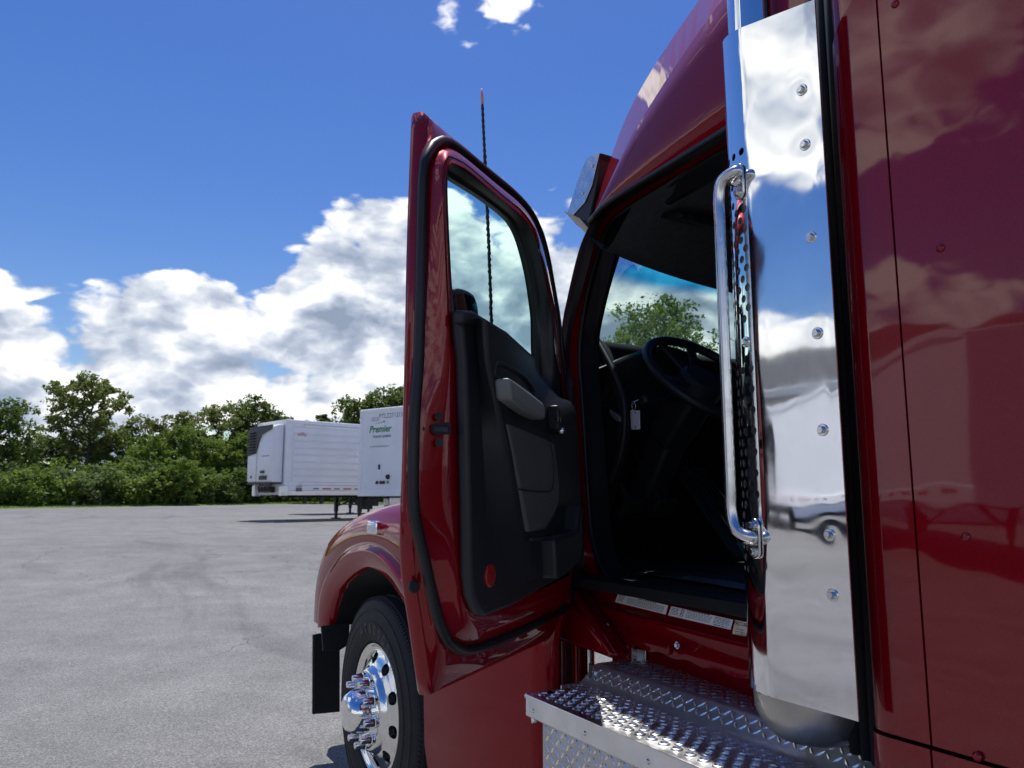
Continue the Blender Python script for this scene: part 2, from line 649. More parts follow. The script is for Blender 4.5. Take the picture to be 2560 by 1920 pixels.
def text(name, body, loc, right, up, size, material, parent, align='CENTER', shear=0.0, weight=0.0):
    """flat lettering as a mesh: right / up are world axes"""
    cu = bpy.data.curves.new(name, 'FONT')
    cu.body = body
    cu.size = size
    cu.align_x = align
    cu.align_y = 'CENTER'
    cu.shear = shear
    cu.offset = weight
    cu.resolution_u = 2
    tmp = bpy.data.objects.new('tmp', cu)
    COL.objects.link(tmp)
    dg = bpy.context.evaluated_depsgraph_get()
    me = bpy.data.meshes.new_from_object(tmp.evaluated_get(dg))
    bpy.data.objects.remove(tmp)
    right, up = Vector(right).normalized(), Vector(up).normalized()
    n = right.cross(up)
    off = origin_of(parent)
    for v in me.vertices:
        v.co = Vector(loc) - off + right * v.co.x + up * v.co.y + n * v.co.z
    me.materials.clear()
    o = link(name, me, material, parent)
    return o

# ================================================================== ground
def structure(o, kind='structure'):
    o['kind'] = kind
    return o


def polar_sheet(name, radii, material, dz=0.0, seg=96):
    vs_, fs = [Vector((0, 0, ground_z(0, 0) + dz))], []
    for r in radii:
        for k in range(seg):
            a = 2 * math.pi * k / seg
            x, y = r * math.cos(a), r * math.sin(a)
            vs_.append(Vector((x, y, ground_z(x, y) + dz)))
    for k in range(seg):
        fs.append((0, 1 + k, 1 + (k + 1) % seg))
    for i in range(len(radii) - 1):
        for k in range(seg):
            a, b = 1 + i * seg + k, 1 + i * seg + (k + 1) % seg
            fs.append((a, a + seg, b + seg, b))
    return structure(obj(name, vs_, fs, material, smooth=True))


RR = [2, 4, 6, 7, 8, 9, 10, 11.5, 13, 14.5, 16, 17.5, 19, 20.5, 22, 23.5, 25, 26.5, 28, 32, 40, 60, 90, 130]
polar_sheet('tarmac', RR, 'asphalt')
polar_sheet('ground', RR + [200, 400, 900, 1600], 'earth_grass', dz=-.03)

E0, E1 = far(0, 56), far(640, 80)
ed = (E1 - E0).normalized()
en = Vector((-ed.y, ed.x, 0))
if en.dot(HF) < 0:
    en = -en
rows = []
for k in range(9):
    rows.append([Vector((*(E0 + ed * (s * 8 - 40) + en * (k * k * 1.6) + en * .25 * math.sin(s * 2.1 + k)).xy, .47 + .05 + (.05 * k * k if k else -.10))) for s in range(26)])
structure(MB().loft(rows).build('grass_verge', 'earth_grass', smooth=True))
mb = MB()
for _ in range(9000):
    p = E0 + ed * random.uniform(-20, 110) + en * random.uniform(.0, 1) ** 1.5 * 4 + en * .3
    h = random.uniform(.06, .22)
    a = random.uniform(0, math.pi)
    wv = Vector((math.cos(a), math.sin(a), 0)) * .02
    b = Vector((p.x, p.y, .53 + (p - E0).dot(en) * .03))
    mb.add([b - wv, b + wv, b + Vector((random.uniform(-.06, .06), random.uniform(-.06, .06), h))], [(0, 1, 2)])
g = mb.build('grass', 'grass_blade')
structure(g, 'stuff')
g['label'] = 'rough mown grass along the far edge of the tarmac'
g['category'] = 'grass'


# ================================================================== trees
def rnd_unit(rs):
    while True:
        v = Vector((rs.uniform(-1, 1), rs.uniform(-1, 1), rs.uniform(-1, 1)))
        if .05 < v.length < 1:
            return v.normalized()


def leaf_cloud(rs, clumps, per, size, flat=.75):
    vs_, fs = [], []
    for c, r in clumps:
        tone = rs.random()
        for _ in range(per):
            o = rnd_unit(rs) * r * (rs.random() ** .45)
            o.z *= flat
            p = c + o
            n = (rnd_unit(rs) + Vector((0, 0, .6))).normalized()
            a = n.cross(rnd_unit(rs)).normalized()
            b = n.cross(a)
            s1 = size * rs.uniform(.6, 1.3)
            s2 = s1 * .55
            k = len(vs_)
            vs_ += [p - a * s1, p - b * s2 + n * s1 * .12, p + a * s1, p + b * s2 + n * s1 * .12]
            fs.append((k, k + 1, k + 2, k + 3))
    me = bpy.data.meshes.new('leaves')
    me.from_pydata([tuple(v) for v in vs_], [], fs)
    me.update()
    return me


def limb(mb, rs, a, b, r0, r1, wob=.06, n=5):
    path, rr = [], []
    L = (b - a).length
    for i in range(n + 1):
        t = i / n
        p = a.lerp(b, t) + rnd_unit(rs) * wob * L * math.sin(math.pi * t)
        path.append(p)
        rr.append(r0 + (r1 - r0) * t)
    mb.tube(path, rr, 7)
    return path


def tree_mesh(seed, H, trunk_h, rad_, nlobe, per, size, spread=1.0, lobe_r=.34, crown_lo=.42, conic=False, upright=0.0):
    """returns (trunk mesh data as MB, leaf mesh): a tree H tall standing on z=0"""
    rs = random.Random(seed)
    mb = MB()
    top = Vector((rs.uniform(-.04, .04) * H, rs.uniform(-.04, .04) * H, H * .82))
    limb(mb, rs, Vector((0, 0, -.3)), Vector((top.x * .4, top.y * .4, trunk_h)), H * .022, H * .016, .02)
    limb(mb, rs, Vector((top.x * .4, top.y * .4, trunk_h)), top, H * .016, H * .003, .05)
    clumps = []
    for i in range(nlobe):
        z = H * (crown_lo + (1 - crown_lo) * ((i + .5) / nlobe) ** .9)
        t = (z / H - crown_lo) / (1 - crown_lo)
        env = (1 - t) if conic else math.sqrt(max(.02, 1 - (2 * t - .78) ** 2 / 1.55))
        a = i * 2.399 + rs.uniform(-.5, .5)
        rr = rad_ * env * rs.uniform(.45, 1.0) * spread
        c = Vector((math.cos(a) * rr, math.sin(a) * rr, min(z, H * .97)))
        s = Vector((top.x * .4, top.y * .4, max(trunk_h * .9, z - rr * .7 - upright * H * .1)))
        pth = limb(mb, rs, s, c, H * .007, H * .0015, .09)
        lr = rad_ * lobe_r * rs.uniform(.7, 1.25) * (.55 if conic else 1)
        for _ in range(9):
            o = rnd_unit(rs) * lr * rs.uniform(.35, 1.0)
            o.z *= .8
            clumps.append((c + o, lr * rs.uniform(.28, .5)))
        for q in pth[2:-1]:
            clumps.append((q + rnd_unit(rs) * lr * .25, lr * .3))
    return mb, leaf_cloud(rs, clumps, per, size)


def bush_mesh(seed, H, R, nlobe, per, size):
    rs = random.Random(seed)
    mb = MB()
    clumps = []
    for i in range(nlobe):
        a = i * 2.399
        rr = R * math.sqrt((i + .5) / nlobe) * rs.uniform(.7, 1.05)
        zt = H * rs.uniform(.55, 1.0) * (1 - .45 * (rr / R) ** 2)
        c = Vector((math.cos(a) * rr, math.sin(a) * rr, zt * .72))
        limb(mb, rs, Vector((c.x * .25, c.y * .25, -.1)), c, .05, .012, .1, 4)
        for z in (.12, .3, .5, .72, .92):
            q = Vector((c.x * (.75 + .25 * z), c.y * (.75 + .25 * z), zt * z))
            clumps.append((q + rnd_unit(rs) * R * .1, R * rs.uniform(.16, .27)))
    return mb, leaf_cloud(rs, clumps, per, size, .85)


PROTO = {}


def proto(key, pair, leaf):
    mb, lm = pair
    me = bpy.data.meshes.new('wood')
    me.from_pydata([tuple(v) for v in mb.v], [], mb.f)
    me.update()
    for p in me.polygons:
        p.use_smooth = True
    me.materials.append(MATS['bark'])
    lm.materials.append(MATS[leaf])
    PROTO[key] = (me, lm)


def plant(key, name, label, cat, loc, h, base_h, rz, group, sx=1.0, wood='trunk', crown='crown'):
    r = thing(name, label, cat, loc, group, rz)
    s = h / base_h
    r.scale = (s * sx, s * sx, s)
    for nm, me in zip((wood, crown), PROTO[key]):
        o = bpy.data.objects.new(nm, me)
        COL.objects.link(o)
        o.parent = r
    return r


proto('oak', tree_mesh(3, 13.5, 5.4, 5.2, 30, 26, .20, lobe_r=.27, crown_lo=.44), 'leaf_olive')
proto('maple', tree_mesh(11, 10, 2.6, 3.4, 26, 30, .18, lobe_r=.40, crown_lo=.26), 'leaf_mid')
proto('dark', tree_mesh(21, 10, 2.2, 3.4, 26, 32, .18, lobe_r=.42, crown_lo=.22), 'leaf_dark')
proto('bright', tree_mesh(33, 8, 1.6, 3.0, 24, 30, .17, lobe_r=.42, crown_lo=.20), 'leaf_bright')
proto('thin', tree_mesh(41, 10, 3.2, 3.0, 22, 24, .16, lobe_r=.36, crown_lo=.35, upright=.5), 'leaf_olive')
proto('cone', tree_mesh(52, 9, 1.2, 2.4, 26, 26, .15, lobe_r=.42, crown_lo=.15, conic=True), 'leaf_dark')
proto('bush', bush_mesh(61, 3.0, 2.2, 17, 46, .13), 'leaf_mid')
proto('bushb', bush_mesh(62, 3.0, 2.2, 15, 46, .14), 'leaf_bright')
proto('bushg', bush_mesh(63, 3.0, 2.0, 16, 44, .12), 'leaf_grey')
proto('bushd', bush_mesh(64, 3.0, 2.3, 17, 46, .13), 'leaf_dark')
BH = dict(oak=13.5, maple=10, dark=10, bright=8, thin=10, cone=9, bush=3, bushb=3, bushg=3, bushd=3)


def at_tree(key, x, depth, ytop, name, label, cat, group=None, sx=1.0, sink=0.0, rz=None):
    p = far(x, depth, .47)
    hor = (1237 - ytop) / FPX * depth * (.93 if not key.startswith('bush') else 1.03) + CAMH - .47
    return plant(key, name, label, cat, (p.x, p.y, .5 - sink), hor, BH[key], random.uniform(0, 6.3) if rz is None else rz, group, sx,
                 'trunk' if not key.startswith('bush') else 'stems', 'crown' if not key.startswith('bush') else 'foliage')


TG = 'trees beyond the grass verge'
SG = 'shrubs along the grass verge'
at_tree('dark', 0, 70, 985, 'broadleaf_tree', 'dark dense broadleaf tree at the end of the hedge away from the trailers', 'tree', TG, 1.05)
at_tree('oak', 232, 80, 925, 'oak_tree', 'tall spreading oak with bare trunk and open airy crown above the hedge', 'tree', TG, 1.02, rz=1.1)
at_tree('thin', 395, 86, 1040, 'broadleaf_tree', 'slim olive tree just beside the tall oak', 'tree', TG, .8)
at_tree('thin', 470, 88, 1022, 'broadleaf_tree', 'thin feathery olive tree between the tall oak and the refrigerated trailer', 'tree', TG, 1.0)
at_tree('thin', 548, 90, 1003, 'broadleaf_tree', 'tallest olive-brown tree behind the bright green maple', 'tree', TG, 1.1)
at_tree('dark', 640, 94, 990, 'broadleaf_tree', 'dark leafy tree rising behind the cooling unit of the refrigerated trailer', 'tree', TG, .95)
at_tree('dark', 705, 98, 1030, 'broadleaf_tree', 'dark tree peeping over the roof of the refrigerated trailer nose', 'tree', TG, .9)
at_tree('cone', 772, 90, 1040, 'conifer_tree', 'pointed dark conifer over the refrigerated trailer roof', 'tree', TG, 1.1)
at_tree('cone', 812, 90, 1024, 'conifer_tree', 'taller pointed conifer over the refrigerated trailer roof', 'tree', TG, 1.1)
at_tree('dark', 905, 92, 985, 'broadleaf_tree', 'dark oak above the gap between the two white trailers', 'tree', TG, .9)
at_tree('dark', 985, 92, 962, 'broadleaf_tree', 'big dark oak behind the plain white box trailer', 'tree', TG, 1.05)
at_tree('dark', 1090, 96, 985, 'broadleaf_tree', 'dark tree hidden behind the open red door and box trailer', 'tree', TG, 1.1)
at_tree('dark', 150, 84, 1085, 'broadleaf_tree', 'low dark tree under the tall oak crown on its outer side', 'tree', TG, 1.1)
at_tree('maple', 310, 82, 1075, 'broadleaf_tree', 'mid green tree under the tall oak crown', 'tree', TG, 1.1)
at_tree('bright', 385, 78, 1092, 'maple_tree', 'bright green maple with rounded crown next to the tall oak', 'tree', TG, 1.0)
at_tree('maple', 470, 82, 1062, 'maple_tree', 'mid green maple in the middle of the hedge', 'tree', TG, 1.15)
at_tree('bright', 560, 84, 1095, 'maple_tree', 'bright green maple close to the cooling unit', 'tree', TG, 1.05)
at_tree('bright', 470, 74, 1150, 'maple_tree', 'small yellow-green sapling in front of the maples', 'tree', TG, 1.3)
at_tree('maple', 625, 86, 1085, 'maple_tree', 'mid green maple partly behind the cooling unit', 'tree', TG, 1.1)
at_tree('maple', 60, 80, 1100, 'maple_tree', 'mid green tree between the dark end tree and the tall oak', 'tree', TG, 1.1)
at_tree('maple', 230, 84, 1110, 'maple_tree', 'mid green tree standing round the foot of the oak trunk', 'tree', TG, 1.2)
SHRUB = [('bushd', -40, 62, 1190), ('bush', 25, 62.5, 1175), ('bush', 85, 64, 1160), ('bushd', 60, 66, 1150), ('bush', 150, 66, 1165),
         ('bushg', 215, 68, 1150), ('bushg', 270, 70, 1158), ('bush', 200, 72, 1140), ('bush', 320, 71, 1165), ('bushd', 355, 74, 1140),
         ('bush', 395, 73.5, 1175), ('bushd', 445, 76, 1160), ('bushb', 400, 76, 1135), ('bush', 500, 79, 1165), ('bushd', 530, 82, 1150),
         ('bush', 560, 83, 1178), ('bushd', 610, 88, 1165), ('bush', 650, 91, 1180), ('bushd', 700, 94, 1190), ('bush', 760, 97, 1200),
         ('bushd', 820, 100, 1200), ('bushd', 600, 86, 1200), ('bush', 890, 104, 1190), ('bushd', 960, 107, 1190)]
SLAB = ['dark green shrub ending the hedge in front of the dense dark tree', 'mid green shrub at the foot of the dense dark end tree',
        'broad mid green shrub behind the small round yellow-green bush', 'dark green shrub between the dense dark tree and the round yellow-green bush',
        'mid green shrub beside the small round yellow-green bush towards the oak', 'pale grey-green willowy shrub right behind the stub post',
        'pale grey-green willowy shrub just past the stub post towards the trailers', 'mid green shrub hiding the foot of the oak trunk',
        'mid green shrub in front of the tree under the oak crown', 'dark green shrub under the bright maple next to the oak',
        'mid green shrub in front of the yellow-green hedge shrub', 'dark green shrub in front of the small yellow-green sapling',
        'bright yellow-green shrub pushed up in the hedge row', 'mid green shrub between the small sapling and the cooling unit',
        'dark green shrub below the tallest olive-brown tree', 'mid green shrub in front of the bright maple by the cooling unit',
        'tall dark green shrub close beside the cooling unit', 'mid green shrub straight behind the cooling unit',
        'dark green shrub under the nose of the refrigerated trailer', 'mid green shrub behind the refrigerated trailer below the conifers',
        'dark green shrub seen below the refrigerated trailer by its landing legs', 'low dark green shrub on the verge near the cooling unit',
        'mid green shrub behind the gap between the two white trailers', 'dark green shrub behind the box trailer with green lettering']
for (key, x, d, yt), lab in zip(SHRUB, SLAB):
    at_tree(key, x, d, yt, 'shrub', lab, 'shrub', SG, random.uniform(1.15, 1.45))
at_tree('bushb', 122, 63.5, 1238, 'shrub', 'small round yellow-green bush alone on the verge edge', 'shrub', SG, 1.4)

# the tree seen through the windscreen
proto('ash', tree_mesh(77, 10, 3.0, 3.4, 34, 30, .105, lobe_r=.36, crown_lo=.36, upright=.9), 'leaf_mid')
p = far(1650, 33, .47)
plant('ash', 'ash_tree', 'leafy green tree seen through the windscreen above the dashboard', 'tree', (p.x, p.y, .45), 9.3, 10, 2.0, TG, 1.0)
p = far(1500, 42, .47)
plant('ash', 'ash_tree', 'young tree showing only its sprigs at the windscreen corner beside the pillar', 'tree', (p.x, p.y, .45), 8.4, 10, 4.0, TG, .7)

# small white drain marker in the verge
mb = MB()
p = far(208, 66, .5)
mb.lathe(p, (0, 0, 1), [(-.1, .16), (.3, .16), (.42, .13), (.46, .02)], 12)
o = mb.build('marker_stub', 'trailer_white', smooth=True)
o['label'] = 'small pale stub post at the foot of the hedge'
o['category'] = 'post'


# ================================================================== trailers (local frame: nose at x=0, body towards +x)
def wheel_local(parent, x, y, z=.51, side=-1):
    mb = MB()
    mb.lathe((x, y, z), (0, side, 0), [(-.24, .30), (-.24, .47), (-.20, .505), (-.04, .505), (0, .47), (.004, .31), (-.03, .295)], 28)
    ty = mb.build('wheel', 'tyre_rubber', parent, local=True, auto=40)
    mb = MB()
    mb.lathe((x, y, z), (0, side, 0), [(-.06, .296), (-.05, .27), (-.10, .22), (-.08, .15), (.0, .13), (.03, .09), (.03, .001)], 20)
    mb.build('rim', 'trailer_white', ty, local=True, auto=40)
    return ty


def under_gear(r, L, legs=3.4, wheels=True, hub_y=1.27):
    mb = MB()
    for s in (-1, 1):
        mb.box((L / 2 + .2, s * .52, 1.0), (L - .6, .09, .16))
    for i in range(int(L / 1.2)):
        mb.box((.7 + i * 1.2, 0, 1.02), (.06, 2.4, .10))
    mb.build('chassis_rails', 'dark_steel', r, local=True)
    for s in (-1, 1):
        mb = MB()
        mb.box((legs, s * .95, .68), (.14, .14, .76)).box((legs, s * .95, .20), (.10, .10, .34)).box((legs, s * .95, .02), (.30, .30, .04))
        mb.bar((legs, s * .95, .52), (legs + 1.15, s * .62, .98), .06, .06)
        mb.bar((legs, s * .95, .50), (legs - .05, s * .2, .98), .05, .05)
        mb.build('landing_leg', 'dark_steel', r, local=True)
    mb = MB()
    mb.bar((legs, -.95, .62), (legs, .95, .62), .06, .06).box((legs + .5, -.75, .62), (.32, .34, .42))
    mb.build('landing_brace', 'dark_steel', r, local=True)
    if wheels:
        for x in (L - 2.6, L - 1.3):
            for s in (-1, 1):
                wheel_local(r, x, s * hub_y, side=s)
            MB().bar((x, -1.1, .51), (x, 1.1, .51), .13, .13).build('axle', 'dark_steel', r, local=True)


def van_trailer(label, loc, rz, L=14.6, group=None, top=4.15, flow=True, tape=True):
    r = thing('box_trailer', label, 'trailer', loc, group, rz)
    W, b = 1.29, 1.13
    MB().box((.02, 0, (b + top) / 2), (.05, 2 * W, top - b)).build('nose_wall', 'trailer_panel', r, local=True, bevel=.01)
    # side walls as riveted plates
    n = 12
    for s in (-1, 1):
        for i in range(n):
            x0 = .05 + (L - .05) * i / n
            MB().box((x0 + (L - .05) / n / 2, s * (W - .015), (b + top) / 2), ((L - .05) / n - .012, .03, top - b - .02)).build('side_plate', 'trailer_white', r, local=True, bevel=.006, seg=1)
        MB().box((L / 2, s * (W + .006), top - .06), (L, .05, .14)).build('top_rail', 'trailer_white', r, local=True, bevel=.01, seg=1)
        br = MB().box((L / 2, s * (W + .006), b - .03), (L, .06, .26)).build('bottom_rail', 'trailer_white', r, local=True, bevel=.01, seg=1)
        if tape:
            for i in range(14):
                MB().box((.8 + i * 1.0, s * (W + .038), b), (.42, .004, .05)).build('reflective_tape', 'tape_red', br, local=True)
    for s in (-1, 1):
        MB().box((-.005, s * (W - .06), (b + top) / 2), (.07, .13, top - b + .02)).build('corner_post', 'trailer_white', r, local=True, bevel=.03)
    MB().box((L / 2, 0, top + .01), (L, 2 * W + .02, .04)).build('roof', 'trailer_white', r, local=True, bevel=.01, seg=1)
    MB().box((-.012, 0, top - .05), (.07, 2 * W, .12)).build('nose_header', 'trailer_white', r, local=True, bevel=.01, seg=1)
    MB().box((-.012, 0, b - .03), (.08, 2 * W + .02, .26)).build('nose_sill', 'trailer_white', r, local=True, bevel=.01, seg=1)
    MB().box((L / 2, 0, b - .02), (L - .1, 2 * W - .08, .12)).build('floor', 'dark_steel', r, local=True)
    MB().box((L - .02, 0, (b + top) / 2), (.05, 2 * W - .02, top - b)).build('rear_doors', 'trailer_white', r, local=True)
    under_gear(r, L)
    return r


def axis_dir(phi):
    v = CR * math.sin(phi) + HF * math.cos(phi)
    return v, math.atan2(v.y, v.x)


def local_text(name, body, r, x, y, z, size, material, face='nose', shear=0.0, weight=0.0):
    """lettering on the nose (read facing +x) or the near side (read facing +y)"""
    cu = bpy.data.curves.new(name, 'FONT')
    cu.body, cu.size, cu.align_x, cu.align_y, cu.shear, cu.offset, cu.resolution_u = body, size, 'CENTER', 'CENTER', shear, weight, 2
    tmp = bpy.data.objects.new('tmp', cu)
    COL.objects.link(tmp)
    me = bpy.data.meshes.new_from_object(tmp.evaluated_get(bpy.context.evaluated_depsgraph_get()))
    bpy.data.objects.remove(tmp)
    for v in me.vertices:
        a, b = v.co.x, v.co.y
        v.co = Vector((x, y - a, z + b)) if face == 'nose' else Vector((x + a, y, z + b))
    me.materials.clear()
    return link(name, me, material, r)


# --- box trailer beyond the red door, nose to us
ph = rad(38)
av, rz = axis_dir(ph)
ly = Vector((-av.y, av.x, 0))
A = far(904, 28.8, .47)
root = A - ly * 1.29
pt = van_trailer('plain white box trailer with green lettering on its nose', (root.x, root.y, .47), rz, group='parked trailers')
X0 = -.012
local_text('logo_lettering', 'Premier', pt, X0, .20, 3.40, .36, 'logo_green', shear=.22, weight=.008)
local_text('logo_lettering', 'TRAILER LEASING', pt, X0, .10, 3.13, .125, 'ink_grey', weight=.003)
local_text('web_lettering', 'premiertrailerleasing.com', pt, X0, .20, 2.78, .10, 'ink_grey')
local_text('number_lettering', 'PTLZ271215', pt, X0, -.37, 4.17 - .30, .24, 'ink_grey')
local_text('maker_lettering', 'HYUNDAI\nTRANSLEAD', pt, X0, .47, 3.78, .085, 'ink_grey')
mb = MB()
mb.add([(X0, .55, 3.60), (X0, .05, 3.66), (X0, -.02, 3.72), (X0, -.06, 3.63), (X0, -.14, 3.62), (X0, -.02, 3.65), (X0, .05, 3.635)], [(0, 1, 6), (1, 2, 3), (3, 4, 5)])
mb.build('logo_roofline', 'logo_green', pt, local=True)
mb = MB().box((-.02, .16, 1.98), (.03, .17, .34))
mb.build('document_box', 'trailer_white', pt, local=True, bevel=.01)
MB().box((-.04, .16, 2.02), (.02, .10, .17)).build('document_window', 'reefer_black', pt, local=True)
MB().lathe((.0, .14, 1.74), (-1, 0, 0), [(-.01, .07), (.03, .07), (.04, .05), (.04, .001)], 18).build('round_cap', 'trailer_white', pt, local=True, auto=40)
MB().lathe((.0, -.29, 1.66), (-1, 0, 0), [(-.01, .09), (.04, .09), (.08, .07), (.085, .001)], 18).build('electric_socket', 'reefer_black', pt, local=True, auto=40)
for y in (.27, .06, -.08):
    mb = MB().box((-.04, y, 1.44), (.06, .09, .06)).lathe((-.04, y - .03, 1.47), (-1, 0, .2), [(0, .05), (.04, .045), (.05, .02)], 12)
    mb.build('air_coupling', 'reefer_black', pt, local=True)
MB().box((-.02, -.29, 1.47), (.012, .08, .10)).build('green_tag', 'logo_green', pt, local=True)

# --- refrigerated trailer
ph = rad(47)
av, rz = axis_dir(ph)
ly = Vector((-av.y, av.x, 0))
A = far(722, 30.0, .47)
root = A + ly * 1.30
L = 14.6
rf = thing('refrigerated_trailer', 'white refrigerated trailer with black and white cooling unit on its nose', 'trailer', (root.x, root.y, .47), 'parked trailers', rz)
W, b, top = 1.29, 1.0, 3.92
MB().box((L / 2, 0, (b + top) / 2), (L - .1, 2 * W - .06, top - b - .04)).build('insulated_body', 'trailer_white', rf, local=True)
nP = 8
for s in (-1, 1):
    z0, z1 = b + .48, top - .24
    for i in range(nP):
        h = (z1 - z0) / nP
        MB().box((L / 2 + .15, s * (W - .018), z0 + h * (i + .5)), (L - .3, .035, h - .085)).build('side_panel', 'trailer_panel', rf, local=True, bevel=.012, seg=2)
        MB().box((L / 2 + .15, s * (W - .02), z0 + h * (i + 1)), (L - .3, .055, .030)).build('side_rib', 'trailer_white', rf, local=True, bevel=.012, seg=2)
    MB().box((L / 2 + .35, s * (W + .012), top - .19), (L - .8, .06, .10)).build('top_rub_rail', 'trailer_white', rf, local=True, bevel=.02)
    MB().box((L / 2 + .30, s * (W + .012), b + .44), (L - .7, .06, .09)).build('lower_rub_rail', 'trailer_white', rf, local=True, bevel=.02)
    MB().box((L / 2, s * (W - .01), b + .29), (L - .1, .05, .20)).build('lower_panel', 'trailer_panel', rf, local=True, bevel=.01)
    MB().box((L / 2, s * W, b + .09), (L, .07, .18)).build('bottom_rail', 'aluminium', rf, local=True, bevel=.01)
    MB().box((L / 2, s * W, top - .05), (L, .05, .14)).build('top_rail', 'trailer_white', rf, local=True, bevel=.01)
    MB().box((.10, s * (W - .03), (b + top) / 2), (.24, .10, top - b)).build('corner_post', 'trailer_white', rf, local=True, bevel=.06, seg=4)
    MB().box((.02, s * (W - .1), b + .18), (.26, .30, .42)).build('corner_casting', 'aluminium', rf, local=True, bevel=.03)
    for i, x in enumerate([1.35 + k * .47 for k in range(10)]):
        MB().box((x, s * (W + .018), b + .26), (.38 if i % 2 else .26, .006, .05)).build('reflective_tape', 'tape_red' if i % 2 else 'ink_grey', rf, local=True)
MB().box((L / 2, 0, top + .01), (L, 2 * W, .05)).build('roof', 'trailer_white', rf, local=True, bevel=.01)
MB().box((5.6, -W + .10, top + .05), (3.6, .12, .06)).build('roof_strip', 'dark_steel', rf, local=True)
MB().box((L - .02, 0, (b + top) / 2), (.05, 2 * W - .02, top - b)).build('rear_doors', 'trailer_white', rf, local=True)
st = MB().box((4.15, -W - .02, b + .40), (.36, .008, .42)).build('warning_sticker', 'sticker_yellow', rf, local=True)
local_text('sticker_lettering', 'LIFT\nHERE', st, 4.15, -W - .026, b + .45, .15, 'ink', face='side', weight=.006)
local_text('maker_lettering', 'utility', rf, .66, -W - .002, top - .52, .18, 'tape_red', face='side', shear=.25, weight=.004)
local_text('maker_lettering', '3000R', rf, .60, -W - .038, b + .34, .10, 'tape_red', face='side')
MB().box((.60, -W - .036, b + .22), (.26, .006, .14)).build('data_plate', 'ink_grey', rf, local=True)
# cooling unit
ux, uw, ub, ut = -.46, 1.06, b + .50, top - .16
mb = MB()
prof = [(.0, ub), (ux + .05, ub), (ux, ub + .08), (ux - .02, ub + .9), (ux + .02, ut - .25), (ux + .12, ut - .06), (ux + .25, ut), (0, ut)]
mb.prism([(x, -uw, z) for x, z in prof], (0, 2 * uw, 0))
cu_ = mb.build('cooling_unit', 'trailer_white', rf, local=True, bevel=.03, seg=3)
fx = ux - .028


def ufront(pts, name, material, th=.02):
    MB().prism([(fx + (.0 if z < ut - .3 else (z - ut + .3) * .18), uw - 2 * uw * u, z) for u, z in pts], (-th, 0, 0)).build(name, material, cu_, local=True)


hz = ut - ub
ufront([(0.01, ub + hz * .47), (.38, ub + hz * .51), (.47, ub + hz * .72), (.58, ub + hz * .83), (.99, ub + hz * .91), (.99, ut - .02), (.01, ut - .02)], 'grille_panel', 'reefer_black')
for i in range(8):
    z = ub + hz * (.53 + .05 * i)
    MB().box((fx - .045, uw - 2 * uw * .19, z), (.06, 2 * uw * .28, .035), Matrix.Rotation(rad(25), 3, 'Y')).build('louvre', 'dark_steel', cu_, local=True)
ufront([(.60, ub + .36), (.74, ub + .36), (.74, ub + .46), (.60, ub + .46)], 'gauge', 'reefer_black', .03)
ufront([(.56, ub + .10), (.84, ub + .10), (.84, ub + .26), (.56, ub + .26)], 'control_panel', 'reefer_black', .03)
ufront([(.17, ub + .17), (.21, ub + .17), (.21, ub + .27), (.17, ub + .27)], 'latch', 'logo_green', .02)
ufront([(.405, ub + .02), (.412, ub + .02), (.412, ub + hz * .5), (.405, ub + hz * .5)], 'door_seam', 'ink_grey', .006)
ufront([(.62, ub + hz * .45), (.92, ub + hz * .45), (.92, ub + hz * .46), (.62, ub + hz * .46)], 'badge', 'ink_grey', .01)
MB().box((ux / 2 - .02, 0, ub - .03), (abs(ux), 2 * uw, .06)).build('unit_base', 'reefer_black', cu_, local=True)
mb = MB()
for y in (-.55, -.35, -.1, .2, .45):
    mb.tube(catmull([(-.1, y, ub - .02), (-.22, y + .04, ub - .18), (-.15, y + .1, ub - .32), (.0, y + .06, ub - .34)], 4), .022, 7)
mb.box((-.08, .1, ub - .28), (.14, 1.1, .22))
mb.build('hoses', 'reefer_black', rf, local=True)
MB().box((-.12, .86, ub - .26), (.2, .12, .40)).build('step_bracket', 'trailer_white', rf, local=True)
under_gear(rf, L, legs=3.6)
MB().box((5.6, -.75, .72), (1.1, .55, .5)).build('fuel_tank', 'aluminium', rf, local=True, bevel=.12, seg=4)

# --- a farther trailer, only its running gear shows below the refrigerated one
av, rz = axis_dir(rad(47))
A = far(770, 41, .47)
van_trailer('farther white trailer whose legs and wheels show below the refrigerated trailer', (A.x, A.y, .47), rz, group='parked trailers', top=3.7)

# --- trailer and warehouse off to the side, seen mirrored in the chrome
van_trailer('long white trailer mirrored in the polished exhaust guard', (6.4, 11.6, .35), rad(37), L=16.0, group='parked trailers', top=4.1)
bl = thing('warehouse', 'long white warehouse with grey shingle roof mirrored in the exhaust guard', 'building', (30, 40, .47))
MB().box((0, 0, 3.0), (64, 22, 6.6)).build('wall', 'wall_white', bl, local=True)
mb = MB()
mb.prism([(-33, -12.2, 6.2), (-33, 0, 10.8), (-33, 12.2, 6.2), (-33, 12.2, 5.95), (-33, 0, 10.5), (-33, -12.2, 5.95)], (66, 0, 0))
rfo = mb.build('roof', 'roof_shingle', bl, local=True)
MB().box((0, -12.3, 6.05), (66.2, .10, .40)).build('fascia', 'wall_white', rfo, local=True)
MB().box((0, -12.42, 6.2), (66.2, .15, .14)).build('gutter', 'aluminium', rfo, local=True)
for i in range(6):
    d = MB().box((-24 + i * 9.5, -11.02, 1.9), (3.0, .08, 3.4)).build('dock_door', 'trailer_panel', bl, local=True)
    for k in range(5):
        MB().box((-24 + i * 9.5, -11.07, .55 + k * .68), (2.9, .03, .62)).build('door_section', 'trailer_white', d, local=True)

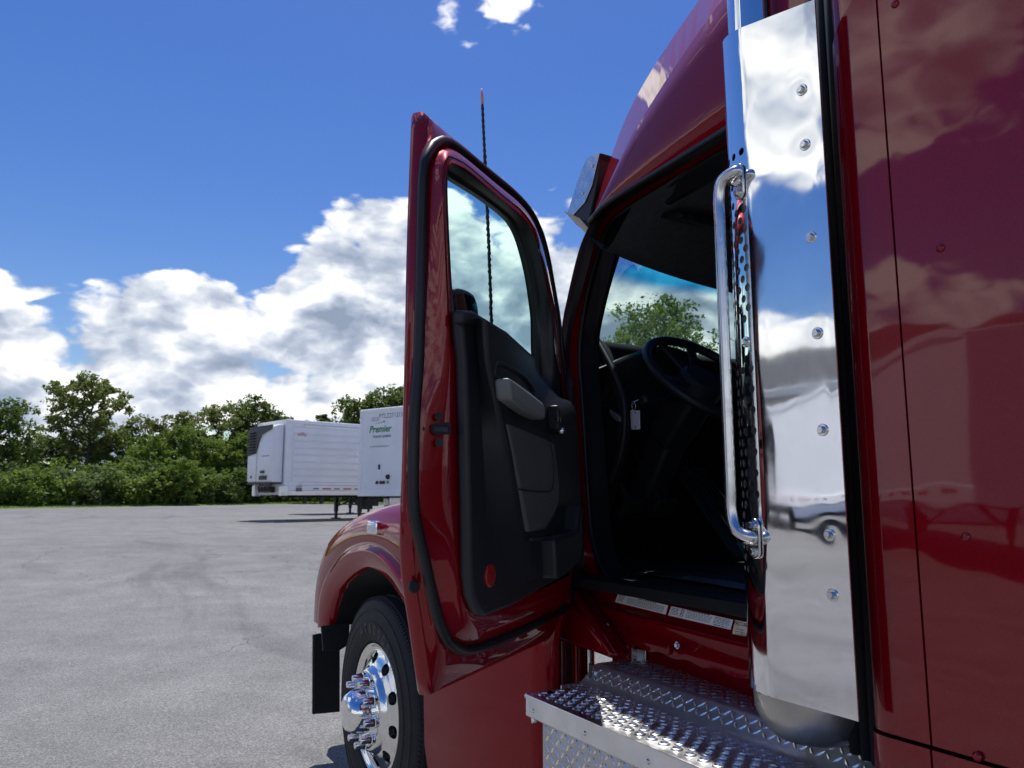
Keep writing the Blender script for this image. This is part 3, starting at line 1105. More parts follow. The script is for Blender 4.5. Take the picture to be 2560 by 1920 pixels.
# ================================================================== the red truck
tk = thing('semi_truck', 'dark red sleeper-cab semi truck with its driver door swung open', 'truck', (2.0, -2.55, 0))
CL = -2.55                                    # centre line


def mirror_y(p):
    return Vector((p[0], 2 * CL - p[1], p[2]))


# ---- door plane
DL = Vector((1.648, -.732, 0))
DD = Vector((.578, -.816, 0)).normalized()
DN = Vector((-DD.y * -1 * -1, 0, 0))
DN = Vector((-.816, -.578, 0)).normalized()   # towards the trim side


def D(q, off=0.0):
    return on(q, DL + DN * off, DN)


def loop(segs, off, n=(34, 26, 26, 40), plane=D):
    """closed loop from px polylines; each side resampled on its own so that loops match corner to corner"""
    out = []
    offs = off if isinstance(off, (list, tuple)) else [off] * len(segs)
    for s, k, f in zip(segs, n, offs):
        pts = [plane(q, f) if len(q) == 2 else Vector(q) for q in s]
        c = resample(catmull(pts, 8), k + 1)
        out += c[:-1]
    return out


S_ = [[(1033, 283), (1021, 579), (1014, 868), (1007, 1157), (1002, 1357), (1009, 1464), (1025, 1570), (1049, 1737)],
      [(1049, 1737), (1130, 1701), (1215, 1662), (1383, 1586), (1425, 1566)],
      [(1425, 1566), (1421, 1400), (1412, 1100), (1396, 905)],
      [(1396, 905), (1383, 805), (1373, 734), (1361, 671), (1346, 606), (1332, 563), (1311, 533), (1275, 493), (1209, 431), (1133, 364), (1100, 340), (1033, 283)]]
K_ = [[(1082, 364), (1064, 399), (1058, 446), (1054, 603), (1047, 890), (1037, 1039), (1033, 1198), (1036, 1278), (1049, 1347), (1062, 1400), (1081, 1490), (1097, 1554), (1118, 1602)],
      [(1118, 1602), (1150, 1623), (1192, 1621), (1272, 1591), (1351, 1554), (1400, 1530)],
      [(1400, 1530), (1425, 1480), (1425, 1200), (1405, 930)],
      [(1405, 930), (1397, 877), (1392, 799), (1380, 720), (1364, 634), (1346, 575), (1325, 532), (1286, 487), (1215, 428), (1145, 371), (1109, 352), (1082, 364)]]
C_ = [[(1123, 393), (1113, 405), (1107, 430), (1107, 485), (1113, 603), (1123, 780), (1135, 900), (1142, 1092), (1147, 1305), (1150, 1437), (1155, 1490), (1176, 1538)],
      [(1176, 1538), (1192, 1543), (1272, 1517), (1351, 1485), (1420, 1448)],
      [(1420, 1448), (1432, 1400), (1428, 1150), (1405, 960)],
      [(1405, 960), (1390, 877), (1384, 799), (1368, 720), (1352, 642), (1333, 575), (1305, 532), (1254, 489), (1176, 422), (1145, 402), (1123, 393)]]
CW = [[(1123, 393), (1113, 405), (1107, 430), (1107, 485), (1113, 603), (1123, 780), (1130, 860)],
      [(1130, 860), (1220, 900), (1300, 960), (1394, 1015)],
      [(1394, 1015), (1398, 960), (1390, 877)],
      [(1390, 877), (1384, 799), (1368, 720), (1352, 642), (1333, 575), (1305, 532), (1254, 489), (1176, 422), (1145, 402), (1123, 393)]]
G_ = [[(1120, 425), (1111, 432), (1110, 560), (1115, 681), (1121, 724), (1125, 777), (1127, 810)],
      [(1127, 810), (1200, 850), (1280, 905), (1340, 960)],
      [(1340, 960), (1351, 930), (1350, 860)],
      [(1350, 860), (1349, 800), (1345, 760), (1333, 681), (1313, 603), (1294, 560), (1270, 532), (1215, 489), (1150, 447), (1130, 432), (1120, 425)]]


def inset(lp, d, off):
    """move a door loop towards its centroid by d and along the door normal by off"""
    c = sum(lp, Vector()) / len(lp)
    out = []
    for p in lp:
        v = c - p
        v -= DN * v.dot(DN)
        out.append(p + v.normalized() * d + DN * off)
    return out


Sl, Kl, Cl, Cw, Gl = loop(S_, -.020), loop(K_, .046), loop(C_, .10), loop(CW, .10), loop(G_, .058)
rows = [inset(Sl, .008, -.008), Sl, inset(Sl, .0, .020), inset(Sl, .006, .030), inset(Sl, .018, .036)]
rows += [[a.lerp(b, .55) + DN * -.002 for a, b in zip(rows[-1], Kl)], inset(Kl, -.010, -.012), inset(Kl, .006, -.004), inset(Kl, .016, .006),
         [a.lerp(b, .55) + DN * .006 for a, b in zip(Kl, Cl)], [a.lerp(b, .86) + DN * .004 for a, b in zip(Kl, Cl)], Cl, inset(Cl, .012, .002)]
door = MB().loft(rows, True).build('door', 'red_paint', tk, smooth=True)
door['label'] = 'driver door swung wide open with window frame and trim'
# outer skin below / around the glass
G0 = loop(G_, -.026)
MB().loft([inset(Sl, .008, -.008), inset(G0, -.05, -.006), inset(G0, -.012, 0)], True).build('outer_skin', 'red_paint', door, smooth=True)
# window rubber channel
MB().loft([inset(Cw, -.004, .001), [a.lerp(b, .35) + DN * .012 for a, b in zip(Cw, Gl)], [a.lerp(b, .62) + DN * .008 for a, b in zip(Cw, Gl)],
           [a.lerp(b, .70) - DN * .012 for a, b in zip(Cw, Gl)], inset(Gl, -.004, -.002), inset(Gl, .004, -.012)], True).build('window_channel', 'seal_rubber', door, smooth=True)
MB().loft([inset(Gl, .004, -.012), inset(Gl, .002, -.03), inset(G0, -.012, 0)], True).build('outer_channel', 'seal_rubber', door, smooth=True)
gp = resample(inset(Gl, -.008, -.010), 120, True)
MB().add(gp, [tuple(range(len(gp)))]).build('window_pane', 'door_glass', door)
MB().tube(Kl, .0125, 12, closed=True).build('door_seal', 'seal_rubber', door, smooth=True)
# drip edge along the sloping top
top = [p for p in loop([S_[3]], [-.004], (46,))]
MB().tube([p + DN * .002 for p in top[16:45]], .005, 6).build('drip_edge', 'seal_rubber', door, smooth=True)


def plate(px, off0, off1, name, material, parent, plane=D, nrm=None, bevel=.004, seg=2, smooth_n=0):
    n = Vector(nrm if nrm is not None else DN)
    d_ = abs(off1 - off0)
    # rims on the hidden side are measured on the front face, those on the visible side at the base
    x0_, x1_ = min(q[0] for q in px), max(q[0] for q in px)
    pts = []
    for q in px:
        t_ = (q[0] - x0_) / (x1_ - x0_) if plane is D else 1.0
        o_ = off0 + (off1 - off0) * t_
        pts.append(plane(q, o_) + n * (off1 - o_ if plane is D else 0))
    return MB().prism(pts, Vector(n) * -abs(off1 - off0)).build(name, material, parent, bevel=bevel, seg=seg)


TP = [(1125, 777), (1130, 850), (1136, 900), (1142, 1092), (1147, 1305), (1150, 1437), (1157, 1490), (1176, 1532), (1192, 1540),
      (1272, 1512), (1351, 1470), (1425, 1432), (1452, 1405), (1460, 1357), (1452, 1246), (1447, 1145), (1436, 1015),
      (1394, 991), (1346, 938), (1325, 890), (1321, 885), (1254, 830), (1160, 779)]
trim = plate(TP, .105, .135, 'trim_panel', 'trim_plastic', door, bevel=.010, seg=3)
# sculpted bolster: a loft that rises from the flat border to the arm-rest zone
la = [(1187, 790), (1190, 880), (1199, 985), (1206, 1120), (1214, 1280), (1222, 1400), (1236, 1490)]
lb = [(1206, 800), (1214, 905), (1238, 1010), (1268, 1140), (1300, 1280), (1322, 1380), (1334, 1450)]
lc = [(1330, 895), (1346, 938), (1394, 991), (1436, 1018), (1447, 1145), (1452, 1300), (1448, 1400)]
mb = MB()
A_ = resample(catmull([D(q, .134) for q in la], 6), 24)
B_ = resample(catmull([D(q, .178) for q in lb], 6), 24)
B2 = [p + DD * .02 + DN * .006 for p in B_]
C2 = resample(catmull([D(q, .178) for q in lc], 6), 24)
C3 = resample(catmull([D(q, .134) for q in lc], 6), 24)
mb.loft([A_, [a.lerp(b, .5) - DN * .006 for a, b in zip(A_, B_)], [a.lerp(b, .85) for a, b in zip(A_, B_)], B_, B2, C2, C3])
mb.build('arm_bolster', 'black_plastic', trim, smooth=True)
plate([(1250, 1058), (1310, 1078), (1362, 1098), (1386, 1108), (1400, 1209), (1399, 1257), (1385, 1290), (1362, 1323), (1312, 1330), (1288, 1220), (1268, 1130)],
      .170, .189, 'vinyl_insert', 'grey_vinyl', trim, bevel=.007, seg=3)
MB().tube(catmull([D(q, .190) for q in [(1291, 1222), (1335, 1228), (1372, 1228), (1382, 1215), (1384, 1160), (1376, 1108)]], 6), .0018, 6).build('stitch_line', 'black_plastic', trim, smooth=True)
plate([(1232, 945), (1262, 957), (1310, 980), (1359, 1006), (1366, 1030), (1365, 1050), (1320, 1038), (1280, 1020), (1241, 1000), (1236, 970)],
      .180, .222, 'grip_cover', 'grip_grey', trim, bevel=.014, seg=4)
plate([(1366, 1012), (1380, 1022), (1408, 1050), (1413, 1076), (1399, 1086), (1372, 1072), (1366, 1050)], .180, .215, 'switch_pod', 'black_plastic', trim, bevel=.006)
for q in ((1392, 1048), (1398, 1050)):
    MB().box(D(q, .217), (.012, .004, .012)).build('window_switch', 'chrome', trim)
MB().lathe(D((1402, 1077), .21), DN, [(-.01, .01), (.008, .009), (.012, .002)], 10).build('switch_bezel', 'steel_tube', trim, smooth=True)
cup = catmull([D(q, .182) for q in [(1238, 940), (1238, 915), (1252, 910), (1300, 935), (1325, 962), (1332, 985), (1290, 968), (1255, 950)]], 5, True)
MB().tube(cup, .006, 8, closed=True).build('grip_recess_rim', 'black_plastic', trim, smooth=True)
plate([(1322, 1347), (1375, 1340), (1436, 1326), (1444, 1262), (1454, 1262), (1459, 1357), (1451, 1404), (1400, 1425), (1332, 1446)], .150, .222, 'map_pocket', 'black_plastic', trim, bevel=.012, seg=3)
MB().tube(catmull([D(q, .224) for q in [(1324, 1349), (1375, 1343), (1434, 1329), (1441, 1300), (1447, 1268)]], 5), .003, 6).build('pocket_lip', 'black_plastic', trim, smooth=True)
plate([(1128, 778), (1158, 779), (1252, 830), (1318, 882), (1326, 895), (1318, 905), (1250, 858), (1165, 812), (1130, 812)], .120, .150, 'belt_capping', 'trim_plastic', trim, bevel=.010, seg=3)
MB().lathe(D((1223, 1439), .134), DN, [(0, .0265), (.004, .0265), (.006, .0235), (.0075, .0001)], 28).build('red_reflector', 'reflector_red', trim, auto=30)
MB().lathe(D((1211, 1511), .134), DN, [(0, .008), (.002, .008), (.003, .006), (.003, .0001)], 14).build('screw_cap', 'black_plastic', trim, auto=30)
# latch face
lk = (D((1062, 1075), .06) + D((1128, 1075), .10)) / 2 - DD * .010
LN = -(DD * .93 + DN * -.37).normalized()


def LF(q, off=0.0):
    return on(q, lk + LN * off, LN)


plate([(1077, 1064), (1088, 1058), (1126, 1055), (1127, 1085), (1090, 1087), (1078, 1080)], -.006, .0015, 'latch_opening', 'interior_black', door, plane=LF, nrm=LN, bevel=0)
MB().bar(LF((1085, 1073), .003), LF((1120, 1074), .003), .004, .010).build('latch_claw', 'dark_steel', door)
for q in ((1098, 1041), (1099, 1107)):
    MB().lathe(LF(q, -.002), LN, [(0, .0085), (.005, .0085), (.006, .005), (.003, .004), (.003, .0001)], 16).build('latch_screw', 'dark_steel', door, auto=30)
MB().lathe(LF((1057, 1073), -.004), LN, [(0, .006), (.008, .006), (.009, .0001)], 12).build('buffer', 'black_plastic', door, auto=30)
bs = Sl[0].lerp(Sl[0], 0)
MB().lathe(D((1034, 1467), .016), (LN + DN).normalized(), [(-.004, .0135), (.004, .0135), (.007, .011), (.008, .0001)], 22).build('bump_stop', 'rubber', door, auto=30)
# exterior mirror behind the glass
mp = catmull([D(q, -.19) for q in [(1128, 735), (1138, 722), (1155, 721), (1178, 731), (1190, 748), (1197, 800), (1203, 930), (1190, 950), (1140, 950), (1128, 850)]], 5, True)
mir = MB().prism(mp, DN * -.13).build('door_mirror', 'black_plastic', tk, bevel=.02, seg=3)
MB().prism([p + (D((1163, 830), -.19) - p) * .12 + DN * .003 for p in mp], DN * .003).build('mirror_glass', 'window_glass_dark', mir)
MB().prism([p + (D((1163, 830), -.19) - p) * .12 + DN * .001 for p in mp], DN * .0015).build('mirror_backing', 'interior_black', mir)
MB().bar(D((1190, 940), -.2), D((1300, 960), -.02), .04, .05).bar(D((1190, 860), -.25), D((1240, 860), -.27), .02, .02).build('mirror_arm', 'black_plastic', mir, bevel=.008)
ap = [D(q, -.275) for q in [(1231, 862), (1229, 815), (1223, 640), (1216, 470), (1209, 330), (1206, 262)]]
apr = resample(catmull(ap, 8), 120)
rs = random.Random(5)
an = MB().tube([p + Vector((rs.uniform(-1, 1), rs.uniform(-1, 1), 0)) * (.0011 if 4 < i < 94 else .0) for i, p in enumerate(apr)],
               [(.0058 if i % 3 else .0078) * (1 if i < 95 else .85) for i in range(120)], 8).build('whip_antenna', 'antenna_black', tk, smooth=True)
tip = resample([apr[-1], D((1204, 222), -.275)], 4)
MB().tube(tip, [.0055, .0062, .0055, .003], 8).build('antenna_tip', 'antenna_tip', an, smooth=True)

# ---- cab side plane
CN = Vector((math.sin(rad(6.5)), math.cos(rad(6.5)), 0))
CPt = Vector((2.2, -1.51, 0))


def K(q, off=0.0):
    """off: metres inboard of the cab skin"""
    return on(q, CPt - CN * off, CN)


def cabpt(X, z, off=0.0):
    return Vector((X, CPt.y + (CPt.x - X) * math.tan(rad(6.5)) - off, z))


XR = 1.13
R0 = [[cabpt(XR, 2.412), (1821, 323), (1747, 369), (1653, 427), (1581, 470), (1519, 510), (1494, 535), (1476, 556)],
      [(1476, 556), (1447, 625), (1418, 745), (1404, 830), (1402, 1000), (1408, 1300), (1425, 1480)],
      [(1425, 1480), (1460, 1510), (1551, 1531), (1843, 1607), cabpt(XR, 1.155)],
      [cabpt(XR, 1.155), cabpt(XR, 1.7), cabpt(XR, 2.412)]]
R1 = [[cabpt(XR + .01, 2.395, .04), (1821, 345), (1747, 390), (1653, 448), (1581, 492), (1530, 525), (1508, 552), (1497, 575)],
      [(1497, 575), (1490, 594), (1458, 716), (1434, 806), (1426, 900), (1436, 990), (1446, 1138), (1455, 1264), (1460, 1348), (1462, 1430)],
      [(1462, 1430), (1476, 1474), (1520, 1502), (1600, 1526), (1729, 1553), (1886, 1587), cabpt(XR + .01, 1.18, .05)],
      [cabpt(XR + .01, 1.18, .05), cabpt(XR + .01, 1.7, .04), cabpt(XR + .01, 2.395, .04)]]
R2 = [[cabpt(XR + .02, 2.372, .075), (1821, 366), (1747, 410), (1653, 468), (1585, 508), (1540, 540), (1520, 562), (1511, 580)],
      [(1511, 580), (1505, 596), (1470, 716), (1452, 825), (1447, 900), (1455, 1011), (1465, 1180), (1476, 1327), (1491, 1391), (1500, 1420)],
      [(1500, 1420), (1514, 1441), (1543, 1471), (1566, 1482), (1729, 1518), (1886, 1552), cabpt(XR + .02, 1.205, .06)],
      [cabpt(XR + .02, 1.205, .06), cabpt(XR + .02, 1.7, .075), cabpt(XR + .02, 2.372, .075)]]
R3 = [[cabpt(XR + .05, 2.33, .125), (1821, 420), (1747, 458), (1653, 510), (1595, 545), (1560, 575), (1545, 598), (1539, 612)],
      [(1539, 612), (1535, 625), (1508, 716), (1487, 806), (1481, 850), (1480, 927), (1489, 1053), (1499, 1180), (1505, 1285), (1514, 1365), (1519, 1385)],
      [(1519, 1385), (1535, 1420), (1552, 1433), (1583, 1438), (1794, 1470), (1884, 1488), cabpt(XR + .05, 1.24, .125)],
      [cabpt(XR + .05, 1.24, .125), cabpt(XR + .05, 1.7, .125), cabpt(XR + .05, 2.33, .125)]]
NN = (40, 46, 40, 20)
L0, L1 = loop(R0, [0, 0, .03, 0], NN, K), loop(R1, [.04, .04, .048, .04], NN, K)
L2, L3 = loop(R2, [.075, .075, .058, .06], NN, K), loop(R3, [.125] * 4, NN, K)
nF = NN[0] + NN[1]


def mixl(a, b, t, d=0.0): return [p.lerp(q, t) + CN * d for p, q in zip(a, b)]


cab = MB().loft([L1, mixl(L1, L2, .3, .004), mixl(L1, L2, .8, .004), L2], True).build('door_jamb', 'red_jamb', tk, smooth=True)
MB().loft([r[:nF + 1] for r in (L0, mixl(L0, L1, .25, .010), mixl(L0, L1, .75, .004), L1)]).build('jamb_rubber', 'seal_rubber', cab, smooth=True)
MB().loft([r[nF:nF + NN[2] + 1] for r in (L0, mixl(L0, L1, .12, .006), mixl(L0, L1, .3, .0), L1)]).build('rocker_face', 'red_jamb', cab, smooth=True)
MB().loft([L2, mixl(L2, L3, .2, .016), mixl(L2, L3, .5, .012), mixl(L2, L3, .75, -.006), L3, [p - CN * .03 for p in L3]], True).build('door_opening_seal', 'seal_rubber', cab, smooth=True)
MB().tube([p + CN * .006 for p in mixl(L2, L3, .15)][: nF + NN[2]], .011, 10).build('bulb_seal', 'seal_rubber', cab, smooth=True)
# sill scuff plate
sp = [K(q, .125) for q in [(1590, 1431), (1700, 1447), (1794, 1461), (1884, 1478)]]
MB().loft([[p + CN * .004 for p in sp], [p + CN * .004 - Vector((0, .05, 0)) + Vector((0, 0, .006)) for p in sp], [p - Vector((0, .06, .02)) for p in sp]]).build('sill_plate', 'sill_alloy', cab)
# rocker below the lip
lipA = L0[nF:nF + NN[2] + 1]
fl = resample(catmull([K(q, .035) for q in [(1470, 1575), (1500, 1592), (1560, 1610), (1650, 1634), (1780, 1672), (1886, 1703)]] + [cabpt(XR, 1.075, .035)], 6), NN[2] + 1)
wav = [p + Vector((0, 0, .004 * math.sin(i * 1.25))) for i, p in enumerate(fl)]
low = [p - CN * .09 + Vector((0, 0, .01)) for p in fl]
bot = [p - Vector((0, 0, .17)) for p in low]
rock = MB().loft([lipA, [p - Vector((0, 0, .008)) + CN * .004 for p in lipA], mixl(lipA, fl, .45, -.012), mixl(lipA, fl, .62, .0), mixl(lipA, fl, .9, 0), wav]).build('rocker_panel', 'red_jamb', tk, smooth=True)
MB().loft([wav, [p - CN * .012 for p in wav], low, bot]).build('rocker_return', 'red_jamb', rock, auto=50)
for q in ((1478, 1510), (1518, 1562), (1694, 1613)):
    hexbolt(K(q, .012), CN, .007, .007, .010).build('bolt', 'bolt_steel', rock, auto=30)
for q, s in (((1518, 1562), 1), ((1682, 1622), 1)):
    MB().prism([K((q[0] - 8, q[1] + 16), .022), K((q[0] - 2, q[1] - 14), .022), K((q[0] + 2, q[1] + 12), .022)], CN * .014).build('locating_tab', 'red_jamb', rock, bevel=.002)
# diagonal cowl corner
dg = plate([(1373, 1597), (1400, 1520), (1416, 1474), (1432, 1478), (1536, 1640), (1520, 1646), (1489, 1634), (1430, 1615)], .03, -.035, 'cowl_corner', 'red_paint', tk, plane=K, nrm=CN, bevel=.014, seg=3)
MB().tube([K((1424, 1490), -.034), K((1470, 1558), -.036), K((1514, 1626), -.030)], [.008, .011, .004], 10).build('cowl_ridge', 'red_paint', dg, smooth=True)
MB().prism([K(q, .045) for q in [(1462, 1480), (1478, 1490), (1498, 1552), (1480, 1545)]], CN * .012).build('hinge_bracket', 'red_jamb', rock, bevel=.003)
# hinge pillar and hinges in the dark gap
MB().prism([Vector((2.23, -1.56, 1.05)), Vector((2.36, -1.60, 1.05)), Vector((2.36, -1.60, 1.95)), Vector((2.23, -1.56, 1.95))], (0, -.10, 0)).build('hinge_pillar', 'red_jamb', tk, bevel=.01)
for z in (1.22, 1.78):
    MB().lathe((2.205, -1.535, z), (0, 0, 1), [(0, .016), (.09, .016)], 12).bar((2.205, -1.535, z + .045), (2.27, -1.60, z + .045), .01, .07).build('door_hinge', 'dark_steel', tk)


# ---- stickers on the rocker
def sticker(px, name, material, off=.047):
    pts = [K(q, off) for q in px]
    ce = sum(pts, Vector()) / len(pts)
    rt = (pts[1] - pts[0]).normalized()
    up = (pts[0] - pts[3]).normalized()
    n = rt.cross(up).normalized()
    if n.dot(CN) < 0:
        n = -n
    h = MB().prism([p + n * .003 for p in pts], n * .0012).build(name, material, rock, bevel=.0006)
    w2, h2 = (pts[1] - pts[0]).length, (pts[0] - pts[3]).length
    return h, ce + n * .0047, rt, up, w2, h2


def lines(host, ce, rt, up, u0, u1, v, n_, w2, h2, dv, hh, rs_, material='ink_grey'):
    """rows of tiny broken print"""
    mb_ = MB()
    for i in range(n_):
        vv = v - i * dv
        u = u0
        while u < u1 - .01:
            ln = rs_.uniform(.012, .045)
            a = ce + rt * (w2 * (u - .5)) + up * (h2 * (vv - .5))
            b = ce + rt * (w2 * (min(u + ln, u1) - .5)) + up * (h2 * (vv - .5))
            mb_.add([a, b, b + up * (h2 * hh), a + up * (h2 * hh)], [(0, 1, 2, 3)])
            u += ln + .010
    mb_.build('fine_print', material, host)


rs = random.Random(3)
s1 = sticker([(1548, 1483), (1673, 1513), (1667, 1536), (1540, 1505)], 'data_label', 'label_white')
lines(s1[0], *s1[1:4], .04, .16, .78, 5, s1[4], s1[5], .14, .07, rs)
lines(s1[0], *s1[1:4], .24, .96, .70, 5, s1[4], s1[5], .13, .06, rs)
lines(s1[0], *s1[1:4], .42, .80, .86, 1, s1[4], s1[5], .13, .08, rs, 'ink')
s2 = sticker([(1681, 1515), (1836, 1549), (1829, 1574), (1673, 1538)], 'data_label', 'label_white')
lines(s2[0], *s2[1:4], .03, .16, .80, 5, s2[4], s2[5], .15, .07, rs)
lines(s2[0], *s2[1:4], .19, .25, .86, 6, s2[4], s2[5], .14, .08, rs, 'ink')
lines(s2[0], *s2[1:4], .29, .70, .74, 5, s2[4], s2[5], .13, .05, rs)
lines(s2[0], *s2[1:4], .29, .66, .89, 1, s2[4], s2[5], .13, .08, rs, 'ink')
lines(s2[0], *s2[1:4], .74, .97, .84, 5, s2[4], s2[5], .13, .06, rs)
lines(s2[0], *s2[1:4], .76, .97, .12, 1, s2[4], s2[5], .13, .08, rs, 'ink')
s3 = sticker([(1840, 1549), (1874, 1556), (1867, 1599), (1833, 1591)], 'maker_label', 'label_cream')
rt, up = s3[2], s3[3]
text('maker_lettering', 'PACCAR', s3[1] + up * s3[5] * .32, rt, up, s3[4] * .26, 'ink', s3[0], weight=.0002)
lines(s3[0], s3[1], rt, up, .2, .8, .48, 3, s3[4], s3[5], .14, .05, rs)
# engine heater socket
ehp = [K(q, .118) for q in [(1582, 1617), (1617, 1625), (1617, 1668), (1582, 1658)]]
eh = MB().prism(ehp, CN * .006).build('heater_socket', 'aluminium', rock, bevel=.002)
ec = K((1596, 1643), .112)
MB().lathe(ec, CN, [(0, .0195), (.010, .0195), (.014, .017), (.0145, .0001)], 26).build('socket_cap', 'label_white', eh, auto=30)
MB().tube([ec + CN * .006 + Vector((a, 0, .024)) for a in (-.014, -.006, .006, .014)], .0035, 8).build('cap_hinge', 'steel_tube', eh, smooth=True)
rt = Vector((-CN.y, CN.x, 0))
text('socket_lettering', 'ENGINE', ec + CN * .0152 + Vector((0, 0, .0035)), -rt if rt.x > 0 and False else Vector((-1, .11, 0)), (0, 0, 1), .0075, 'ink', eh, weight=.0001)
text('socket_lettering', 'HEATER', ec + CN * .0152 - Vector((0, 0, .0045)), Vector((-1, .11, 0)), (0, 0, 1), .0075, 'ink', eh, weight=.0001)

# ---- cab upper side, roof, visor
NR = 24
r_open = resample(catmull([K(q, 0) for q in [(1476, 556), (1494, 535), (1519, 510), (1581, 470), (1653, 427), (1747, 369), (1821, 323)]] + [cabpt(XR, 2.412), cabpt(.98, 2.412)], 6), NR)
r_open2 = [p + CN * .006 + Vector((0, 0, .006)) for p in r_open]
r_cre = resample(catmull([K(q, .0) for q in [(1479, 548), (1508, 488), (1545, 408), (1581, 336), (1640, 240), (1705, 140), (1790, 20), (1850, -60)]] + [Vector((.98, -1.38, 2.95))], 6), NR)
r_cre2 = [p + Vector((.012, -.02, .012)) for p in r_cre]
r_sil = resample(catmull([oY(q, -1.60) for q in [(1480, 548), (1487, 521), (1516, 428), (1557, 312), (1603, 220), (1667, 116), (1748, 0), (1790, -55)]] + [Vector((1.0, -1.60, 3.08))], 6), NR)
r_top = [Vector((p.x + .02, -1.75, p.z + .05)) for p in r_sil]
r_mid = [Vector((p.x + .16, CL, p.z + .12)) for p in r_sil]
mid1 = [a.lerp(b, .33) + CN * .010 * math.sin(math.pi * i / NR) for i, (a, b) in enumerate(zip(r_open2, r_cre))]
mid2 = [a.lerp(b, .70) + CN * .010 * math.sin(math.pi * i / NR) for i, (a, b) in enumerate(zip(r_open2, r_cre))]
roofrows = [r_open, r_open2, mid1, mid2, r_cre, r_cre2, r_sil, r_top, r_mid]
roofrows += [[mirror_y(p) for p in r] for r in roofrows[-2::-1]]
roof = MB().loft(roofrows).build('cab_roof', 'red_paint', tk, smooth=True)
MB().tube([p + CN * .004 for p in r_open[:-1]], .010, 8).build('roof_gutter', 'seal_rubber', roof, smooth=True)
vp = [oY(q, -1.62) for q in [(1498, 381), (1482, 388), (1467, 395), (1447, 441), (1421, 524), (1417, 535), (1421, 543), (1432, 538), (1462, 505), (1480, 462)]]
vis = MB().prism([p - Vector((0, .004, 0)) for p in vp], (0, -1.86, 0)).build('sun_visor', 'black_plastic', tk, bevel=.003)
MB().prism(vp, (0, -.004, 0)).build('visor_end_plate', 'steel_tube', vis, bevel=.001)
vq = [oY(q, -1.625) for q in [(1498, 386), (1480, 462), (1462, 507), (1438, 533), (1425, 545), (1440, 562), (1460, 578), (1474, 545), (1493, 450)]]
MB().prism(vq, (0, -1.84, 0)).build('visor_underside', 'black_plastic', vis, bevel=.004)
for q in ((1481, 415), (1457, 483)):
    dome(oY(q, -1.618), (0, 1, 0), .006, .004).build('rivet', 'bolt_steel', vis, smooth=True)

# ---- windscreen, headliner, dash and cab interior
ws = []
for z, x0, ye in ((1.90, 2.43, -1.70), (2.05, 2.32, -1.665), (2.20, 2.21, -1.63), (2.35, 2.10, -1.60), (2.47, 2.01, -1.57)):
    ws.append([Vector((x0 + .34 * (1 - abs(k - 10) ** 2.2 / 10 ** 2.2), ye + (2 * (CL - ye)) * k / 20, z)) for k in range(21)])
MB().loft(ws).build('windscreen', 'windshield_glass', tk, smooth=True)
hl = []
for x, z in ((2.22, 2.50), (2.00, 2.295), (1.97, 2.285), (1.94, 2.30), (1.80, 2.395), (1.55, 2.42), (1.0, 2.45), (.2, 2.6), (-.6, 2.6)):
    hl.append([Vector((x + (.16 * (1 - ((y - CL) / .95) ** 2) if x > 1.9 else 0), y, z + (.0 if x > 1.9 else .02 * (1 - ((y - CL) / .95) ** 2)))) for y in [-1.50 + 2 * (CL + 1.50) * k / 18 for k in range(19)]])
head = MB().loft(hl).build('headliner', 'headliner', tk, smooth=True)
hp = MB().box((1.72, -1.90, 2.405), (.10, .07, .012), Matrix.Rotation(rad(-12), 3, 'Y'))
hp.build('dome_lamp', 'grip_grey', head, bevel=.004)
for y in (-2.02,):
    MB().tube([(1.92, y, 2.325), (1.6, y - .02, 2.415)], .004, 6).build('console_seam', 'black_plastic', head)
MB().box((1.80, -1.78, 2.385), (.16, .30, .02), Matrix.Rotation(rad(-20), 3, 'Y')).build('sun_blind', 'interior_black', head, bevel=.006)
# A-pillar inner trim + grab handle
MB().loft([[Vector((1.99, -1.53, 2.32)), Vector((2.22, -1.60, 2.06)), Vector((2.34, -1.62, 1.9)), Vector((2.40, -1.64, 1.25))],
           [Vector((1.96, -1.555, 2.29)), Vector((2.19, -1.635, 2.05)), Vector((2.28, -1.66, 1.9)), Vector((2.36, -1.68, 1.25))],
           [Vector((2.10, -1.62, 2.36)), Vector((2.40, -1.70, 2.05)), Vector((2.55, -1.72, 1.9)), Vector((2.6, -1.72, 1.25))]]).build('pillar_trim', 'interior_black', tk)
gh = [K(q, .17) for q in [(1485, 838), (1495, 855), (1520, 900), (1543, 945), (1556, 985), (1562, 1030), (1560, 1090), (1548, 1150), (1525, 1210)]]
MB().tube(catmull(gh, 6), .013, 10).build('pillar_grab_handle', 'black_plastic', tk, smooth=True)
MB().prism([K(q, .185) for q in [(1529, 1023), (1556, 1042), (1556, 1056), (1545, 1052), (1533, 1040)]], CN * .012).build('grab_handle_cap', 'grip_grey', tk, bevel=.004)
MB().prism([K(q, .20) for q in [(1482, 850), (1500, 870), (1548, 1000), (1548, 1120), (1500, 1280), (1486, 1100)]], CN * -.05).build('kick_trim', 'interior_black', tk, bevel=.01)
for i in range(7):
    a, b = K((1488, 955 + i * 9), .19), K((1513 - (6 - i) * 2, 948 + i * 11), .19)
    MB().bar(a, b, .004, .004).build('vent_vane', 'black_plastic', tk)
